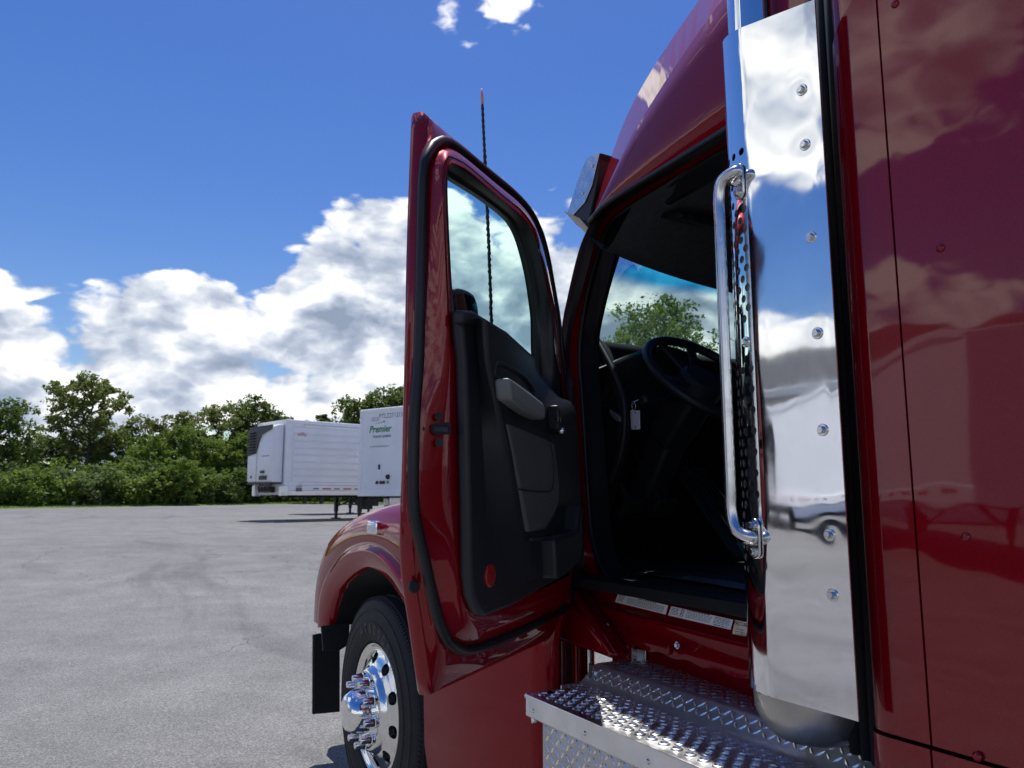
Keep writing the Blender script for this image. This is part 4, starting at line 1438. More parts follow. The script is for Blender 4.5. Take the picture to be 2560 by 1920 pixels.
# dash
dash = []
for (x, z) in ((2.95, 1.90), (2.55, 2.07), (2.38, 2.088), (2.33, 2.075), (2.31, 2.04), (2.36, 1.90), (2.40, 1.70), (2.52, 1.50), (2.62, 1.22)):
    dash.append([Vector((x + (.05 * math.cos((y + 2.0) * 2.2)) * (1 if x < 2.5 else 0), y, z + (.012 if abs(y + 1.95) < .25 and z > 2 else 0))) for y in [-1.62 - (2 * (1.62 + CL) * -1) * k / 28 for k in range(29)]])
da = MB().loft(dash).build('dashboard', 'interior_black', tk, smooth=True)
for k, y in enumerate((-2.05, -2.2, -2.4)):
    MB().box((2.36, y, 1.86 - .02 * k), (.02, .10, .03)).build('switch_bank', 'black_plastic', da, bevel=.004)
MB().box((2.33, -1.72, 1.87), (.03, .11, .07)).build('air_vent', 'black_plastic', da, bevel=.01)
# instrument binnacle and steering gear
sc = Vector((1.985, -1.965, 1.905))
sn = Vector((-.70, 0, .714)).normalized()          # wheel axis, towards the driver
sa = Vector((0, 1, 0))
sb = sn.cross(sa)
ring = [sc + (sa * math.cos(t) + sb * math.sin(t)) * .225 for t in [k * math.pi / 24 for k in range(48)]]
stw = MB().tube(ring, .0165, 12, closed=True).build('steering_wheel', 'black_plastic', tk, smooth=True)
mb = MB().lathe(sc - sn * .035, sn, [(-.02, .085), (.02, .085), (.035, .07), (.038, .0001)], 26)
mb.build('wheel_hub', 'trim_plastic', stw, auto=30)
for t in (.15, math.pi - .15, 1.5 * math.pi - .35, 1.5 * math.pi + .35):
    d_ = sa * math.cos(t) + sb * math.sin(t)
    MB().bar(sc - sn * .03 + d_ * .06, sc + d_ * .215, .035, .014, up=sn).build('wheel_spoke', 'trim_plastic', stw, bevel=.004)
col_ = MB().bar(sc - sn * .05, sc - sn * .30, .13, .12, up=(0, 1, 0)).bar(sc - sn * .28, Vector((2.36, -1.965, 1.42)), .12, .10, up=(0, 1, 0))
stc = col_.build('steering_column', 'trim_plastic', tk, bevel=.02, seg=3)
MB().tube(catmull([sc - sn * .10 + sa * .05, sc - sn * .11 + sa * .14 + Vector((-.01, 0, -.01)), sc - sn * .12 + sa * .235 + Vector((-.02, 0, -.005))], 5), [.011] * 6 + [.012] * 3 + [.017, .017], 10).build('column_stalk', 'black_plastic', stc, smooth=True)
MB().loft([[Vector((2.34, -1.66 - .6 * k / 12, 1.93 + .09 * math.sin(math.pi * k / 12))) for k in range(13)],
           [Vector((2.16, -1.69 - .54 * k / 12, 1.955 + .09 * math.sin(math.pi * k / 12))) for k in range(13)],
           [Vector((2.18, -1.69 - .54 * k / 12, 1.90 + .06 * math.sin(math.pi * k / 12))) for k in range(13)],
           [Vector((2.30, -1.69 - .54 * k / 12, 1.76)) for k in range(13)]]).build('instrument_binnacle', 'trim_plastic', da, smooth=True)
# pedals, floor, mat
flo = MB().box((1.6, CL, 1.215), (2.2, 2.2, .03)).build('cab_floor', 'interior_black', tk)
mg = []
for i in range(15):
    x = 1.28 + i * .075
    mg.append([Vector((x, -1.60 - .045 * j, 1.245 + .018 * math.sin(i * 1.1 + j * .5) * (1 if j < 3 else .3) + (.14 * max(0, (x - 2.1)) if x > 2.1 else 0))) for j in range(16)])
MB().loft(mg).build('floor_mat', 'mat_rubber', tk, smooth=True, solid=.006)
ac = MB().prism([Vector((2.30, -2.08, 1.62)), Vector((2.34, -2.20, 1.62)), Vector((2.02, -2.22, 1.27)), Vector((1.98, -2.08, 1.27))], (.03, 0, .012)).build('accelerator_pedal', 'rubber', tk, bevel=.006)
for k in range(5):
    a = Vector((2.25 , -2.10 - .022 * k, 1.585)); b = Vector((2.0, -2.095 - .022 * k, 1.31))
    MB().bar(a + Vector((-.012, 0, .012)), b + Vector((-.012, 0, .012)), .004, .008).build('pedal_rib', 'rubber', ac)
for y in (-1.80, -1.95):
    pd = MB().box((2.20, y, 1.44), (.02, .10, .08), Matrix.Rotation(rad(-40), 3, 'Y'))
    pd.bar((2.21, y, 1.45), (2.45, y, 1.75), .02, .03)
    pd.build('foot_pedal', 'rubber', tk, bevel=.004)
# seat
ce = Vector((1.30, -1.98, 1.52))
seat = MB().box(ce + Vector((0, 0, .10)), (.52, .52, .14)).build('driver_seat', 'seat_cloth', tk, bevel=.05, seg=4)
MB().box(ce + Vector((-.24, 0, .52)), (.14, .50, .80), Matrix.Rotation(rad(-10), 3, 'Y')).build('seat_back', 'seat_cloth', seat, bevel=.05, seg=4)
MB().box(ce + Vector((0, 0, -.10)), (.46, .46, .30)).build('seat_base', 'interior_black', seat, bevel=.02)
for y, x in ((-1.70, .20), (-1.70, .08)):
    MB().box((ce.x + x, y - .03, 1.475), (.05, .05, .022), Matrix.Rotation(rad(25), 3, 'Y')).build('seat_lever', 'grip_grey', seat, bevel=.005)
# closing panels of the cab shell
MB().box((2.66, CL, 1.45), (.05, 1.95, .9)).build('firewall', 'interior_black', tk)
mb = MB()
mb.box((.2, -3.62, 1.55), (4.4, .05, .85)).box((1.0, -3.60, 2.55), (2.6, .05, .50)).box((.2, -3.62, 2.1), (1.6, .05, .6))
mb.build('far_cab_side', 'interior_black', tk)
MB().box((1.6, -3.60, 2.14), (1.2, .008, .42)).build('far_window', 'window_glass_dark', tk)
MB().box((-.55, CL, 1.9), (.05, 2.1, 1.4)).build('sleeper_back', 'interior_black', tk)
MB().box((.3, CL, 1.20), (1.8, 2.1, .04)).build('bunk_floor', 'interior_black', tk)

# ---- exhaust, guard, grab handle
GY, GX0, GXC, GR = -1.22, .897, 1.080, .138


def gz_top(s):                                   # sloping top edge of the guard
    return 2.456 + .24 * min(s, .30)


def gpt(s, z, d=0.0):
    """point on the guard sheet: s metres round from its rear edge, d proud of it"""
    fl_ = GXC - GX0
    if s <= fl_:
        return Vector((GX0 + s, GY + d, z)), Vector((0, 1, 0))
    a = (s - fl_) / GR
    n = Vector((math.sin(a), math.cos(a), 0))
    return Vector((GXC, GY - GR, z)) + n * (GR + d), n


BOLTS = [oY(q, GY) for q in ((2005, 225), (2013, 362), (2028, 593), (2044, 833), (2057, 1075), (2074, 1337), (2082, 1488))]


def dent(x, z):
    d = 0
    for b in BOLTS:
        r2 = ((x - b.x) ** 2 + (z - b.z) ** 2)
        d -= .0002 * math.exp(-r2 / .0004)
    d += .0011 * noise.noise(Vector((x * 3.2, z * 2.6, 1.7))) + .0003 * noise.noise(Vector((x * 9, z * 7, 4.1)))
    return d


ZB = 1.104
ns, nz = 26, 190
rows = []
for i in range(ns + 1):
    s = (GXC - GX0 + .009) * i / ns
    row = []
    for j in range(nz + 1):
        z = ZB + (gz_top(s) - ZB) * j / nz
        p, n = gpt(s, z)
        e = min(1, i / 3)
        row.append(p + n * (dent(p.x, z) * e * min(1, (ns - i) / 4) + .0004))
    rows.append(row)
guard = MB().loft([[p + Vector((0, -.003, 0)) for p in rows[0]]] + rows).build('exhaust_guard', 'mirror_steel', tk, smooth=True)
set_sharp(guard.data, 40)
# perforated wrap: the sheet is tiled with hexagons, most of them with a punched hole
cw_, pt_, hr = .0150, .0430, .0084
sC0 = GXC - GX0 + .006                            # first (unpunched) column of tiles
s0 = sC0 + .010
V, Fc, Nn = [], [], []
BOLT_Z = oY((1882, 856), -1.24).z
HT, HB = oY((1868, 455), -1.235).z, oY((1893, 1345), -1.235).z


def addv(s, z, d=0.0):
    p, n = gpt(s, min(max(z, ZB), gz_top(s)), d)
    V.append(p)
    Nn.append(n)
    return len(V) - 1


HEX = [(cw_, .0055), (0, .0160 + .0), (-cw_, .0055), (-cw_, -.0055), (0, -.0160), (cw_, -.0055)]
hy1 = ((cw_ ** 2 + pt_ ** 2 / 4) / 2 - cw_ ** 2) / (pt_ / 2)
hy0 = (cw_ ** 2 + pt_ ** 2 / 4) / pt_
HEX = [(cw_, hy1), (0, hy0), (-cw_, hy1), (-cw_, -hy1), (0, -hy0), (cw_, -hy1)]


def hexring():
    """24 points round the tile, mirror-symmetric so that neighbours share them"""
    out = []
    for k in range(6):
        a, b_ = HEX[k], HEX[(k + 1) % 6]
        for t in (0, .25, .5, .75):
            out.append((a[0] + (b_[0] - a[0]) * t, a[1] + (b_[1] - a[1]) * t))
    return out


RING = hexring()
for c in range(-1, 24):
    sc_ = sC0 + (c + 1) * cw_
    z = ZB - pt_ + (pt_ / 2 if c % 2 else 0)
    while z < 2.56:
        holed = c >= 0 and c < 17 and 1.34 < z < 2.24
        if abs(z - BOLT_Z) < .036 or (abs(z - HT) < .052 and c < 3) or (abs(z - HB) < .052 and c < 3):
            holed = False
        if z > HT + .03 and c == 0 and z < HT + .06:
            holed = False
        o_ = [addv(sc_ + x, z + y) for x, y in RING]
        if holed:
            i_, dp = [], []
            for x, y in RING:
                a = math.atan2(y, x)
                i_.append(addv(sc_ + math.cos(a) * hr, z + math.sin(a) * hr))
                dp.append(addv(sc_ + math.cos(a) * hr, z + math.sin(a) * hr, -.0022))
            for k in range(24):
                k2 = (k + 1) % 24
                Fc.append((o_[k], o_[k2], i_[k2], i_[k]))
                Fc.append((i_[k], i_[k2], dp[k2], dp[k]))
        elif max(V[q].z for q in o_) - min(V[q].z for q in o_) > 1e-4:
            m_ = addv(sc_, z)
            for k in range(24):
                Fc.append((o_[k], o_[(k + 1) % 24], m_))
        z += pt_
me = bpy.data.meshes.new('perforated_wrap')
off = origin_of(guard)
me.from_pydata([tuple(p - off) for p in V], [], Fc)
me.update()
# face the sheet outwards
for p in me.polygons:
    if p.normal.dot(sum((Nn[i] for i in p.vertices), Vector())) < -.2:
        p.flip()
me.update()
for p in me.polygons:
    p.use_smooth = True
me.normals_split_custom_set_from_vertices([tuple(n) for n in Nn])
link('perforated_wrap', me, 'chrome', guard)
for b in BOLTS:
    hexbolt(b, (0, 1, 0), .0075, .009, .0115).build('guard_bolt', 'bolt_steel', guard, auto=30)
p, n = gpt(s0 + .018, BOLT_Z)
hexbolt(p, n, .0075, .009, .0115).build('guard_bolt', 'bolt_steel', guard, auto=30)
# stack and muffler
SC = Vector((1.178, -1.375, 0))
MB().lathe((SC.x, SC.y, 2.36), (0, 0, 1), [(0, .0635), (1.3, .0635)], 48, cap=False).build('exhaust_stack', 'chrome', tk, smooth=True)
MB().lathe((1.112, -1.370, .990), (0, 0, 1), [(0, .001), (.004, .04), (.014, .075), (.035, .10), (.065, .113), (.10, .116), (1.36, .100), (1.38, .06)], 40).build('muffler', 'muffler_steel', tk, auto=40)
# grab handle
HY = -1.189


def HP(q): return oY(q, HY)


pm1, nm1 = gpt(s0 + .012, HT)
pm2, nm2 = gpt(s0 + .012, HB)
xv = (HP((1797, 560)).x + HP((1829, 1230)).x) / 2
zt, zb = HT + .012, HB + .006
hpth = [pm1 + Vector((-.005, -.004, .0)), pm1 + Vector((.012, .012, .006)), Vector((xv - .045, HY - .012, zt + .004)), Vector((xv - .012, HY, zt - .008)), Vector((xv, HY, zt - .045))]
hpth += [Vector((xv, HY, zt - .10 - (zt - zb - .2) * k / 5)) for k in range(6)]
hpth += [Vector((xv, HY, zb + .045)), Vector((xv - .012, HY, zb + .010)), Vector((xv - .040, HY - .012, zb - .004)), pm2 + Vector((.012, .012, -.003)), pm2 + Vector((-.005, -.004, .0))]
hd = MB().tube(catmull(hpth, 8), .0118, 16).build('grab_handle', 'steel_tube', tk, smooth=True)
for z, nmz in ((HT, nm1), (HB, nm2)):
    pts = []
    for k in range(24):
        a = 2 * math.pi * k / 24
        u, v = .016 * math.cos(a), .016 * math.sin(a) + (.024 if math.sin(a) >= 0 else -.024)
        p, n = gpt(s0 + .012 + u, z + v, .002)
        pts.append(p)
    MB().prism(pts, nmz * .005).build('mount_plate', 'steel_tube', hd, bevel=.0012)
    for dz_ in (.026, -.026):
        p, n = gpt(s0 + .012, z + dz_, .0065)
        hexbolt(p, n, .0072, .009, .0095).build('mount_bolt', 'bolt_steel', hd, auto=30)

# ---- sleeper
SY = -1.27
SX = .80                                         # vertical panel joint


def sl_pt(x, z, d=0.0):
    """sleeper skin: flat side, rounded leading corner"""
    xc, r = .878, .045
    if x <= xc:
        return Vector((x, SY + d, z))
    a = (x - xc) / r
    if a <= math.pi / 2:
        return Vector((xc + math.sin(a) * (r + d), SY - r + math.cos(a) * (r + d), z))
    return Vector((xc + r + d, SY - r - (x - xc - r * math.pi / 2), z))


def seam_top(x):
    t = .93 - x
    return 2.395 + .62 * max(0, t) + (-.06 * math.exp(-max(0, t) / .03))


Z0 = 1.083


def sleeper_panel(name, xs, zlo, zhi, nzz=40, d=0.0, material='red_paint_sleeper'):
    rows_ = []
    for x in xs:
        a, b = (zlo(x) if callable(zlo) else zlo), (zhi(x) if callable(zhi) else zhi)
        rows_.append([sl_pt(x, a + (b - a) * j / nzz, d) for j in range(nzz + 1)])
    # folded edges give the joints their depth
    rows_ = [[p + Vector((0, -.012, 0)) for p in rows_[0]]] + rows_ + [[p + Vector((.0, -.012, 0)) for p in rows_[-1]]]
    rows_ = [[r[0] + Vector((0, -.014, .001))] + r + [r[-1] + Vector((0, -.014, -.001))] for r in rows_]
    o = MB().loft(rows_).build(name, material, tk, smooth=True)
    set_sharp(o.data, 40)
    return o


xs1 = [SX + .002 + (.878 - SX - .002) * k / 6 for k in range(7)] + [.878 + .045 * math.pi / 2 * k / 10 for k in range(1, 11)] + [1.05]
sleeper_panel('sleeper_corner_panel', xs1, Z0, lambda x: seam_top(x) if x < .95 else seam_top(.95))
xs2 = [-1.05 + (SX - .002 + 1.05) * k / 40 for k in range(41)]
slp = sleeper_panel('sleeper_side_panel', xs2, Z0, seam_top)
xs3 = [-1.05 + (.878 + 1.05) * k / 40 for k in range(41)] + [.878 + .045 * math.pi / 2 * k / 8 for k in range(1, 9)] + [1.10]
sleeper_panel('sleeper_roof_fairing', xs3, lambda x: seam_top(min(x, .95)) + .007, lambda x: 3.9, 14, -.004)
sleeper_panel('sleeper_skirt', [-1.05 + (SX - .003 + 1.05) * k / 20 for k in range(21)], .55, Z0 - .006, 12, .004)
sleeper_panel('sleeper_corner_skirt', [SX + .001 + (.878 - SX) * k / 4 for k in range(5)] + [.878 + .045 * math.pi / 2 * k / 8 for k in range(1, 9)] + [1.02], .985, Z0 - .006, 12, .004)
MB().box((.0, SY - .045, 1.9), (1.8, .02, 3.4)).build('sleeper_frame', 'interior_black', tk)
for q in ((2238, 10), (2352, 620), (2415, 1342), (2443, 1892)):
    dome(oY(q, SY + (.004 if q[1] > 1880 else 0)), (0, 1, 0), .0078, .005, 18).build('rivet', 'red_paint', slp, smooth=True)
# dark flexible gap filler between cab and sleeper
MB().box((1.03, -1.40, 2.25), (.22, .03, 2.5)).build('cab_gap_boot', 'interior_black', tk)
for k, x in enumerate((.945, .975, 1.008)):
    MB().tube([(x, -1.335 - .012 * k, 1.0), (x, -1.335 - .012 * k, 3.4)], .012, 8).build('gap_boot_fold', 'interior_black', tk, smooth=True)
# sleeper shell (roof, far side, rear)
mb = MB()
mb.box((-.05, CL, 3.92), (2.1, 2.56, .05)).box((-1.06, CL, 2.2), (.05, 2.52, 3.4)).box((-.05, -3.83, 2.2), (2.1, .05, 3.4)).box((.95, CL, 3.4), (.04, 2.4, 1.0))
mb.build('sleeper_shell', 'red_paint', tk)

# ---- steps
ZS, SY0, SX1, SXE = .940, -1.18, 1.915, .35
stp = MB().box(((SX1 + SXE) / 2, SY0 + .004, .912), (SX1 - SXE, .008, .057)).build('upper_step', 'aluminium', tk, bevel=.0025)
V, Fc = [], []


def gridcell(x0, x1, y0, y1, hole):
    b = len(V)
    if not hole:
        V.extend([Vector((x0, y0, ZS)), Vector((x1, y0, ZS)), Vector((x1, y1, ZS)), Vector((x0, y1, ZS))])
        Fc.append((b, b + 1, b + 2, b + 3))
        return
    N = 20
    cx, cy = (x0 + x1) / 2, (y0 + y1) / 2
    R_ = .0108
    prof = [(R_ * 1.38, 0), (R_ * 1.22, .0022), (R_ * 1.05, .0040), (R_ * .93, .0040), (R_ * .86, .0022), (R_ * .84, -.006)]
    hs, hy = (x1 - x0) / 2, abs(y1 - y0) / 2
    for k in range(N):
        a = 2 * math.pi * k / N
        c, s = math.cos(a), math.sin(a)
        t = min(hs / abs(c) if abs(c) > 1e-6 else 9, hy / abs(s) if abs(s) > 1e-6 else 9)
        V.append(Vector((cx + c * t, cy + s * t, ZS)))
        for r, h in prof:
            r = min(r, t * .98)
            V.append(Vector((cx + c * r, cy + s * r, ZS + h)))
    m_ = len(prof) + 1
    for k in range(N):
        k2 = (k + 1) % N
        for q in range(m_ - 1):
            Fc.append((b + k * m_ + q, b + k2 * m_ + q, b + k2 * m_ + q + 1, b + k * m_ + q + 1))
    cr = len(V)
    for ci, (sx, sy) in enumerate(((-1, -1), (1, -1), (1, 1), (-1, 1))):
        V.append(Vector((cx + sx * hs, cy + sy * hy, ZS)))
        ca = math.atan2(sy * hy, sx * hs) % (2 * math.pi)
        k = int(ca / (2 * math.pi) * N)
        Fc.append((b + k * m_, cr + ci, b + ((k + 1) % N) * m_))


PX, PY = .0413, .0293
yb = SY0 - .0165
for r in range(4):
    y0, y1 = yb - r * PY - PY, yb - r * PY
    xst = SX1 - .010 - (PX / 2 if r % 2 else 0)
    gridcell(xst, SX1, y0, y1, False)
    x = xst
    while x - PX > SXE:
        gridcell(x - PX, x, y0, y1, True)
        x -= PX
gridcell(SXE, SX1, yb, SY0 + .0075, False)
tread = obj('perforated_tread', V, Fc, 'aluminium', stp, smooth=True)
set_sharp(tread.data, 50)
MB().box(((SX1 + SXE) / 2, yb - 2 * PY, ZS - .045), (SX1 - SXE - .02, 4 * PY + .02, .01)).build('tread_tray', 'dark_steel', stp)
for q in ((1332, 1777), (1462, 1833), (1620, 1904)):
    dome(oY(q, SY0 + .008), (0, 1, 0), .0062, .004).build('rivet', 'bolt_steel', stp, smooth=True)
MB().tube(catmull([Vector((SX1, SY0 + .004, .935)), Vector((SX1 + .012, SY0 - .01, .93)), Vector((SX1 + .012, SY0 - .02, .90)), Vector((SX1 - .0, SY0 - .02, .86))], 5), .008, 8).build('step_end_cap', 'aluminium', stp, smooth=True)

y3 = yb - 4 * PY
YF, YBn, ZU = -1.385, -1.447, .988
lo_prof = [(y3, ZS), (YF + .022, ZS)]
for k in range(1, 7):                             # fillet at the foot of the riser
    t = math.radians(45) * k / 6
    lo_prof.append((YF + .022 - .045 * math.sin(t), ZS + .045 * (1 - math.cos(t))))
yq, zq = lo_prof[-1]
rn = .030
yq2, zq2 = yq - (ZU - rn * (1 - math.cos(math.radians(45))) - zq), ZU - rn * (1 - math.cos(math.radians(45)))
for k in range(7):                                # bull nose
    t = math.radians(45) * (1 - k / 6)
    lo_prof.append((yq2 + rn * math.sin(t) - rn * math.sin(math.radians(45)), ZU - rn * (1 - math.cos(t))))
lo_prof += [(-1.66, ZU), (-1.66, ZU - .05)]
prof = []
for k, (y, z) in enumerate(lo_prof):
    prof.append((y, z))
rows = [[Vector((x, y, z)) for y, z in prof] for x in (SX1 + .03, 1.5, 1.0, SXE)]
dk = MB().loft(rows).build('step_deck', 'tread_plate', tk, smooth=True)
set_sharp(dk.data, 60)
MB().prism([Vector((SX1 + .031, y, z)) for y, z in [(y3, ZS), (YF, ZS), (YBn, ZU), (-1.55, ZU), (-1.55, .86), (y3, .86)]], (.004, 0, 0)).build('deck_end', 'tread_plate', dk)
sk = MB().box(((SX1 + SXE) / 2, -1.225, .66), (SX1 - SXE - .02, .006, .47)).build('step_skirt', 'polished_plate', tk)
MB().box((SX1 - .012, -1.30, .66), (.006, .15, .47)).build('skirt_end', 'polished_plate', sk)


def diamonds(name, parent, origin, ux, uy, nx, lx, lyy, pitch=.0235, ln=.0125, wd=.0034, h=.0022, phase=0):
    """raised bars of chequer plate on a plane spanned by ux, uy"""
    mb_ = MB()
    ux, uy, nx = Vector(ux), Vector(uy), Vector(nx)
    i = 0
    a = pitch / 2
    while a < lx:
        j = 0
        b = pitch / 2
        while b < lyy:
            sgn = 1 if (i + j + phase) % 2 else -1
            d_ = (ux + uy * sgn).normalized()
            e_ = (ux * -sgn + uy).normalized()
            c = Vector(origin) + ux * a + uy * b
            vs_ = [c - d_ * ln, c - d_ * ln * .3 + e_ * wd, c + d_ * ln * .3 + e_ * wd, c + d_ * ln, c + d_ * ln * .3 - e_ * wd, c - d_ * ln * .3 - e_ * wd,
                   c - d_ * ln * .55 + nx * h, c + d_ * ln * .55 + nx * h]
            mb_.add(vs_, [(0, 1, 6), (1, 2, 7, 6), (2, 3, 7), (3, 4, 7), (4, 5, 6, 7), (5, 0, 6)])
            b += pitch
            j += 1
        a += pitch
        i += 1
    o = mb_.build(name, 'tread_bars', parent, smooth=False)
    o['kind'] = 'stuff'
    return o


LX = SX1 + .02 - .45
diamonds('raised_tread_bars', dk, (SX1 + .02, y3, ZS + .0003), (-1, 0, 0), (0, -1, 0), (0, 0, 1), LX, abs(YF - y3) - .008)
rv = Vector((0, -.707, .707))
diamonds('raised_tread_bars', dk, (SX1 + .02, yq + .0002, zq + .0002), (-1, 0, 0), rv, Vector((0, .707, .707)), LX, .0368, pitch=.021, phase=1)
diamonds('raised_tread_bars', dk, (SX1 + .02, YBn - .006, ZU + .0003), (-1, 0, 0), (0, -1, 0), (0, 0, 1), LX, .20)
diamonds('raised_tread_bars', sk, (SX1 - .02, -1.2219, .885), (-1, 0, 0), (0, 0, -1), (0, 1, 0), 1.0, .44, pitch=.0245, ln=.0135)
wn = Vector((SX1 + .005, -1.415, .972))
MB().lathe(wn, (.3, .9, .2), [(0, .012), (.006, .012), (.008, .006), (.014, .006)], 14).build('fixing_washer', 'aluminium', dk, auto=30)
MB().prism([wn + Vector((.002, .012, 0)) + Vector((0, 0, a)) + Vector((b, 0, 0)) for a, b in ((.005, -.006), (.022, -.010), (.026, .004), (.005, .006), (-.005, .006), (-.022, .010), (-.026, -.004), (-.005, -.006))], (0, .006, 0)).build('wing_nut', 'bark', dk, bevel=.0015)
MB().box((.95, -1.75, .62), (1.8, .5, .5)).build('tank_frame', 'dark_steel', tk)
MB().lathe((2.02, -1.86, .66), (-1, 0, 0), [(0, .2), (.03, .29), (.06, .305), (1.6, .305), (1.63, .29)], 40).build('fuel_tank', 'chrome', tk, auto=40)

# ---- chassis fairing behind the wheel
rows = []
for k in range(13):
    x = 2.98 - .90 * k / 12
    yb_ = -1.345 + .020 * math.sin(math.pi * k / 12)
    rows.append([Vector((x, yb_ - .05, 1.16)), Vector((x, yb_ - .012, 1.10)), Vector((x, yb_, 1.02)), Vector((x, yb_ + .006, .75)), Vector((x, yb_ - .004, .50)), Vector((x, yb_ - .03, .34))])
rows.append([p + Vector((0, -.05, 0)) for p in rows[-1]])
MB().loft(rows).build('chassis_fairing', 'red_jamb', tk, smooth=True)
rows = []
for k in range(7):
    x = 2.315 - .115 * k / 6
    rows.append([Vector((x, -1.50 - .012 * math.sin(math.pi * k / 6), z)) for z in (1.16, 1.0, .7, .40)])
MB().loft(rows).build('inner_fairing', 'red_paint', tk, smooth=True, solid=.004)
MB().box((2.40, -1.62, .8), (.10, .10, .9)).build('fairing_bracket', 'interior_black', tk)
MB().prism([Vector((2.222, -1.532, 1.12)), Vector((2.135, -1.532, 1.12)), Vector((2.135, -1.532, .45)), Vector((2.178, -1.532, .45))], (0, -.02, 0)).build('battery_box_cover', 'mirror_steel', tk, bevel=.002)
MB().lathe((2.128, -1.548, .45), (0, 0, 1), [(0, .018), (.66, .018)], 16).build('bright_edge', 'chrome', tk, auto=40)

# ---- front wheel
HUBX, HUBZ, RY = 3.555, .507, -1.372
ax = Vector((0, 1, 0))
hc = Vector((HUBX, RY, HUBZ))
whl = MB()
whl.lathe(hc, ax, [(-.03, .286), (.0, .288), (.022, .302), (.034, .33), (.0385, .36), (.0375, .385), (.0395, .387), (.0395, .392), (.036, .394), (.030, .43), (.029, .436), (.0315, .438), (.031, .448), (.026, .452), (.018, .475),
                   (.010, .490), (-.002, .4985), (-.010, .504), (-.045, .5065), (-.048, .495), (-.056, .495), (-.059, .507), (-.100, .508), (-.103, .496), (-.111, .496), (-.114, .508), (-.160, .508), (-.163, .496), (-.171, .496),
                   (-.174, .507), (-.215, .5065), (-.245, .495), (-.27, .40), (-.25, .29)], 96)
wheel = whl.build('front_wheel', 'tyre_rubber', tk, auto=28)
# shoulder sipes
mb = MB()
for k in range(150):
    a = 2 * math.pi * k / 150
    d_ = Vector((math.cos(a), 0, math.sin(a)))
    t_ = Vector((-math.sin(a), 0, math.cos(a)))
    p = hc + ax * .0085 + d_ * .4925
    mb.bar(p - d_ * .009 + ax * .004, p + d_ * .009 - ax * .004, .0045, .006, up=t_)
o = mb.build('shoulder_ribs', 'tyre_rubber', wheel)
o['kind'] = 'stuff'


def arc_text(body, r, a0, step, size, yoff):
    """raised sidewall lettering, each character turned round the hub"""
    for k, ch in enumerate(body):
        if ch == ' ':
            continue
        a = a0 - step * k
        d_ = Vector((math.cos(a), 0, math.sin(a)))
        t_ = Vector((math.sin(a), 0, -math.cos(a))) * -1
        t_ = Vector((-math.sin(a), 0, math.cos(a))) * 1
        # seen from the left side of the truck the reading direction runs towards -X at the top
        text('sidewall_lettering', ch, hc + ax * yoff + d_ * r, t_, d_, size, 'letter_rubber', wheel, weight=.002)


arc_text('AT6000S', .358, rad(66), rad(-9.6), .066, .0400)
rimr = .284


def ry(r):
    """profile of the polished disc: height out of the rim plane by radius"""
    pts = [(.0, .060), (.165, .060), (.178, .055), (.188, .036), (.200, .026), (.248, .006), (.262, -.002), (.272, .000), (.280, .010), (.288, .016)]
    for (r0, h0), (r1, h1) in zip(pts, pts[1:]):
        if r <= r1:
            t = (r - r0) / (r1 - r0)
            return h0 + (h1 - h0) * (t * t * (3 - 2 * t))
    return .016


V, Fc = [], []


def wpt(r, a, d=0.0):
    V.append(hc + ax * (ry(r) + d) + Vector((math.cos(a), 0, math.sin(a))) * r)
    return len(V) - 1


NH = 10
r0_, r1_ = .194, .256
for h_ in range(NH):
    ac_ = 2 * math.pi * (h_ + .35) / NH
    da_ = math.pi / NH
    N = 24
    o_, i_, dp = [], [], []
    rc = (r0_ + r1_) / 2
    for k in range(N):
        t = 2 * math.pi * k / N
        c, s = math.cos(t), math.sin(t)
        q = min(1 / abs(c) if abs(c) > 1e-6 else 9, 1 / abs(s) if abs(s) > 1e-6 else 9)
        o_.append(wpt(rc + s * q * (r1_ - r0_) / 2, ac_ + c * q * da_))
        i_.append(wpt(rc + s * .0255, ac_ + c * .0285 / rc))
        dp.append(wpt(rc + s * .0255, ac_ + c * .0285 / rc, -.03))
    for k in range(N):
        k2 = (k + 1) % N
        Fc.append((o_[k], o_[k2], i_[k2], i_[k]))
        Fc.append((i_[k], i_[k2], dp[k2], dp[k]))
NS = 120
for ra, rb, n_ in ((.06, .194, 16), (.256, .290, 8)):
    prev = None
    for k in range(n_ + 1):
        cur = [wpt(ra + (rb - ra) * k / n_, 2 * math.pi * q / NS) for q in range(NS)]
        if prev:
            for q in range(NS):
                Fc.append((prev[q], prev[(q + 1) % NS], cur[(q + 1) % NS], cur[q]))
        prev = cur
rim = obj('polished_rim', V, Fc, 'alloy_wheel', wheel, smooth=True)
set_sharp(rim.data, 50)
MB().lathe(hc, ax, [(-.20, .27), (-.02, .275), (-.02, .2)], 40, cap=False).build('rim_barrel', 'dark_steel', wheel, smooth=True)
MB().lathe(hc + ax * .058, ax, [(0, .160), (.004, .160), (.008, .156), (.010, .12), (.012, .10), (.055, .096), (.075, .090), (.098, .075), (.108, .05), (.112, .0001)], 48).build('hub_cover', 'chrome', wheel, auto=40)
for k in range(10):
    a = 2 * math.pi * (k + .2) / 10
    p = hc + ax * .062 + Vector((math.cos(a), 0, math.sin(a))) * .1425
    MB().lathe(p, ax, [(0, .0250), (.010, .0250), (.013, .0205), (.020, .0200), (.052, .0160), (.057, .0145), (.058, .0001)], 18).build('lug_nut_cover', 'chrome', wheel, auto=28)

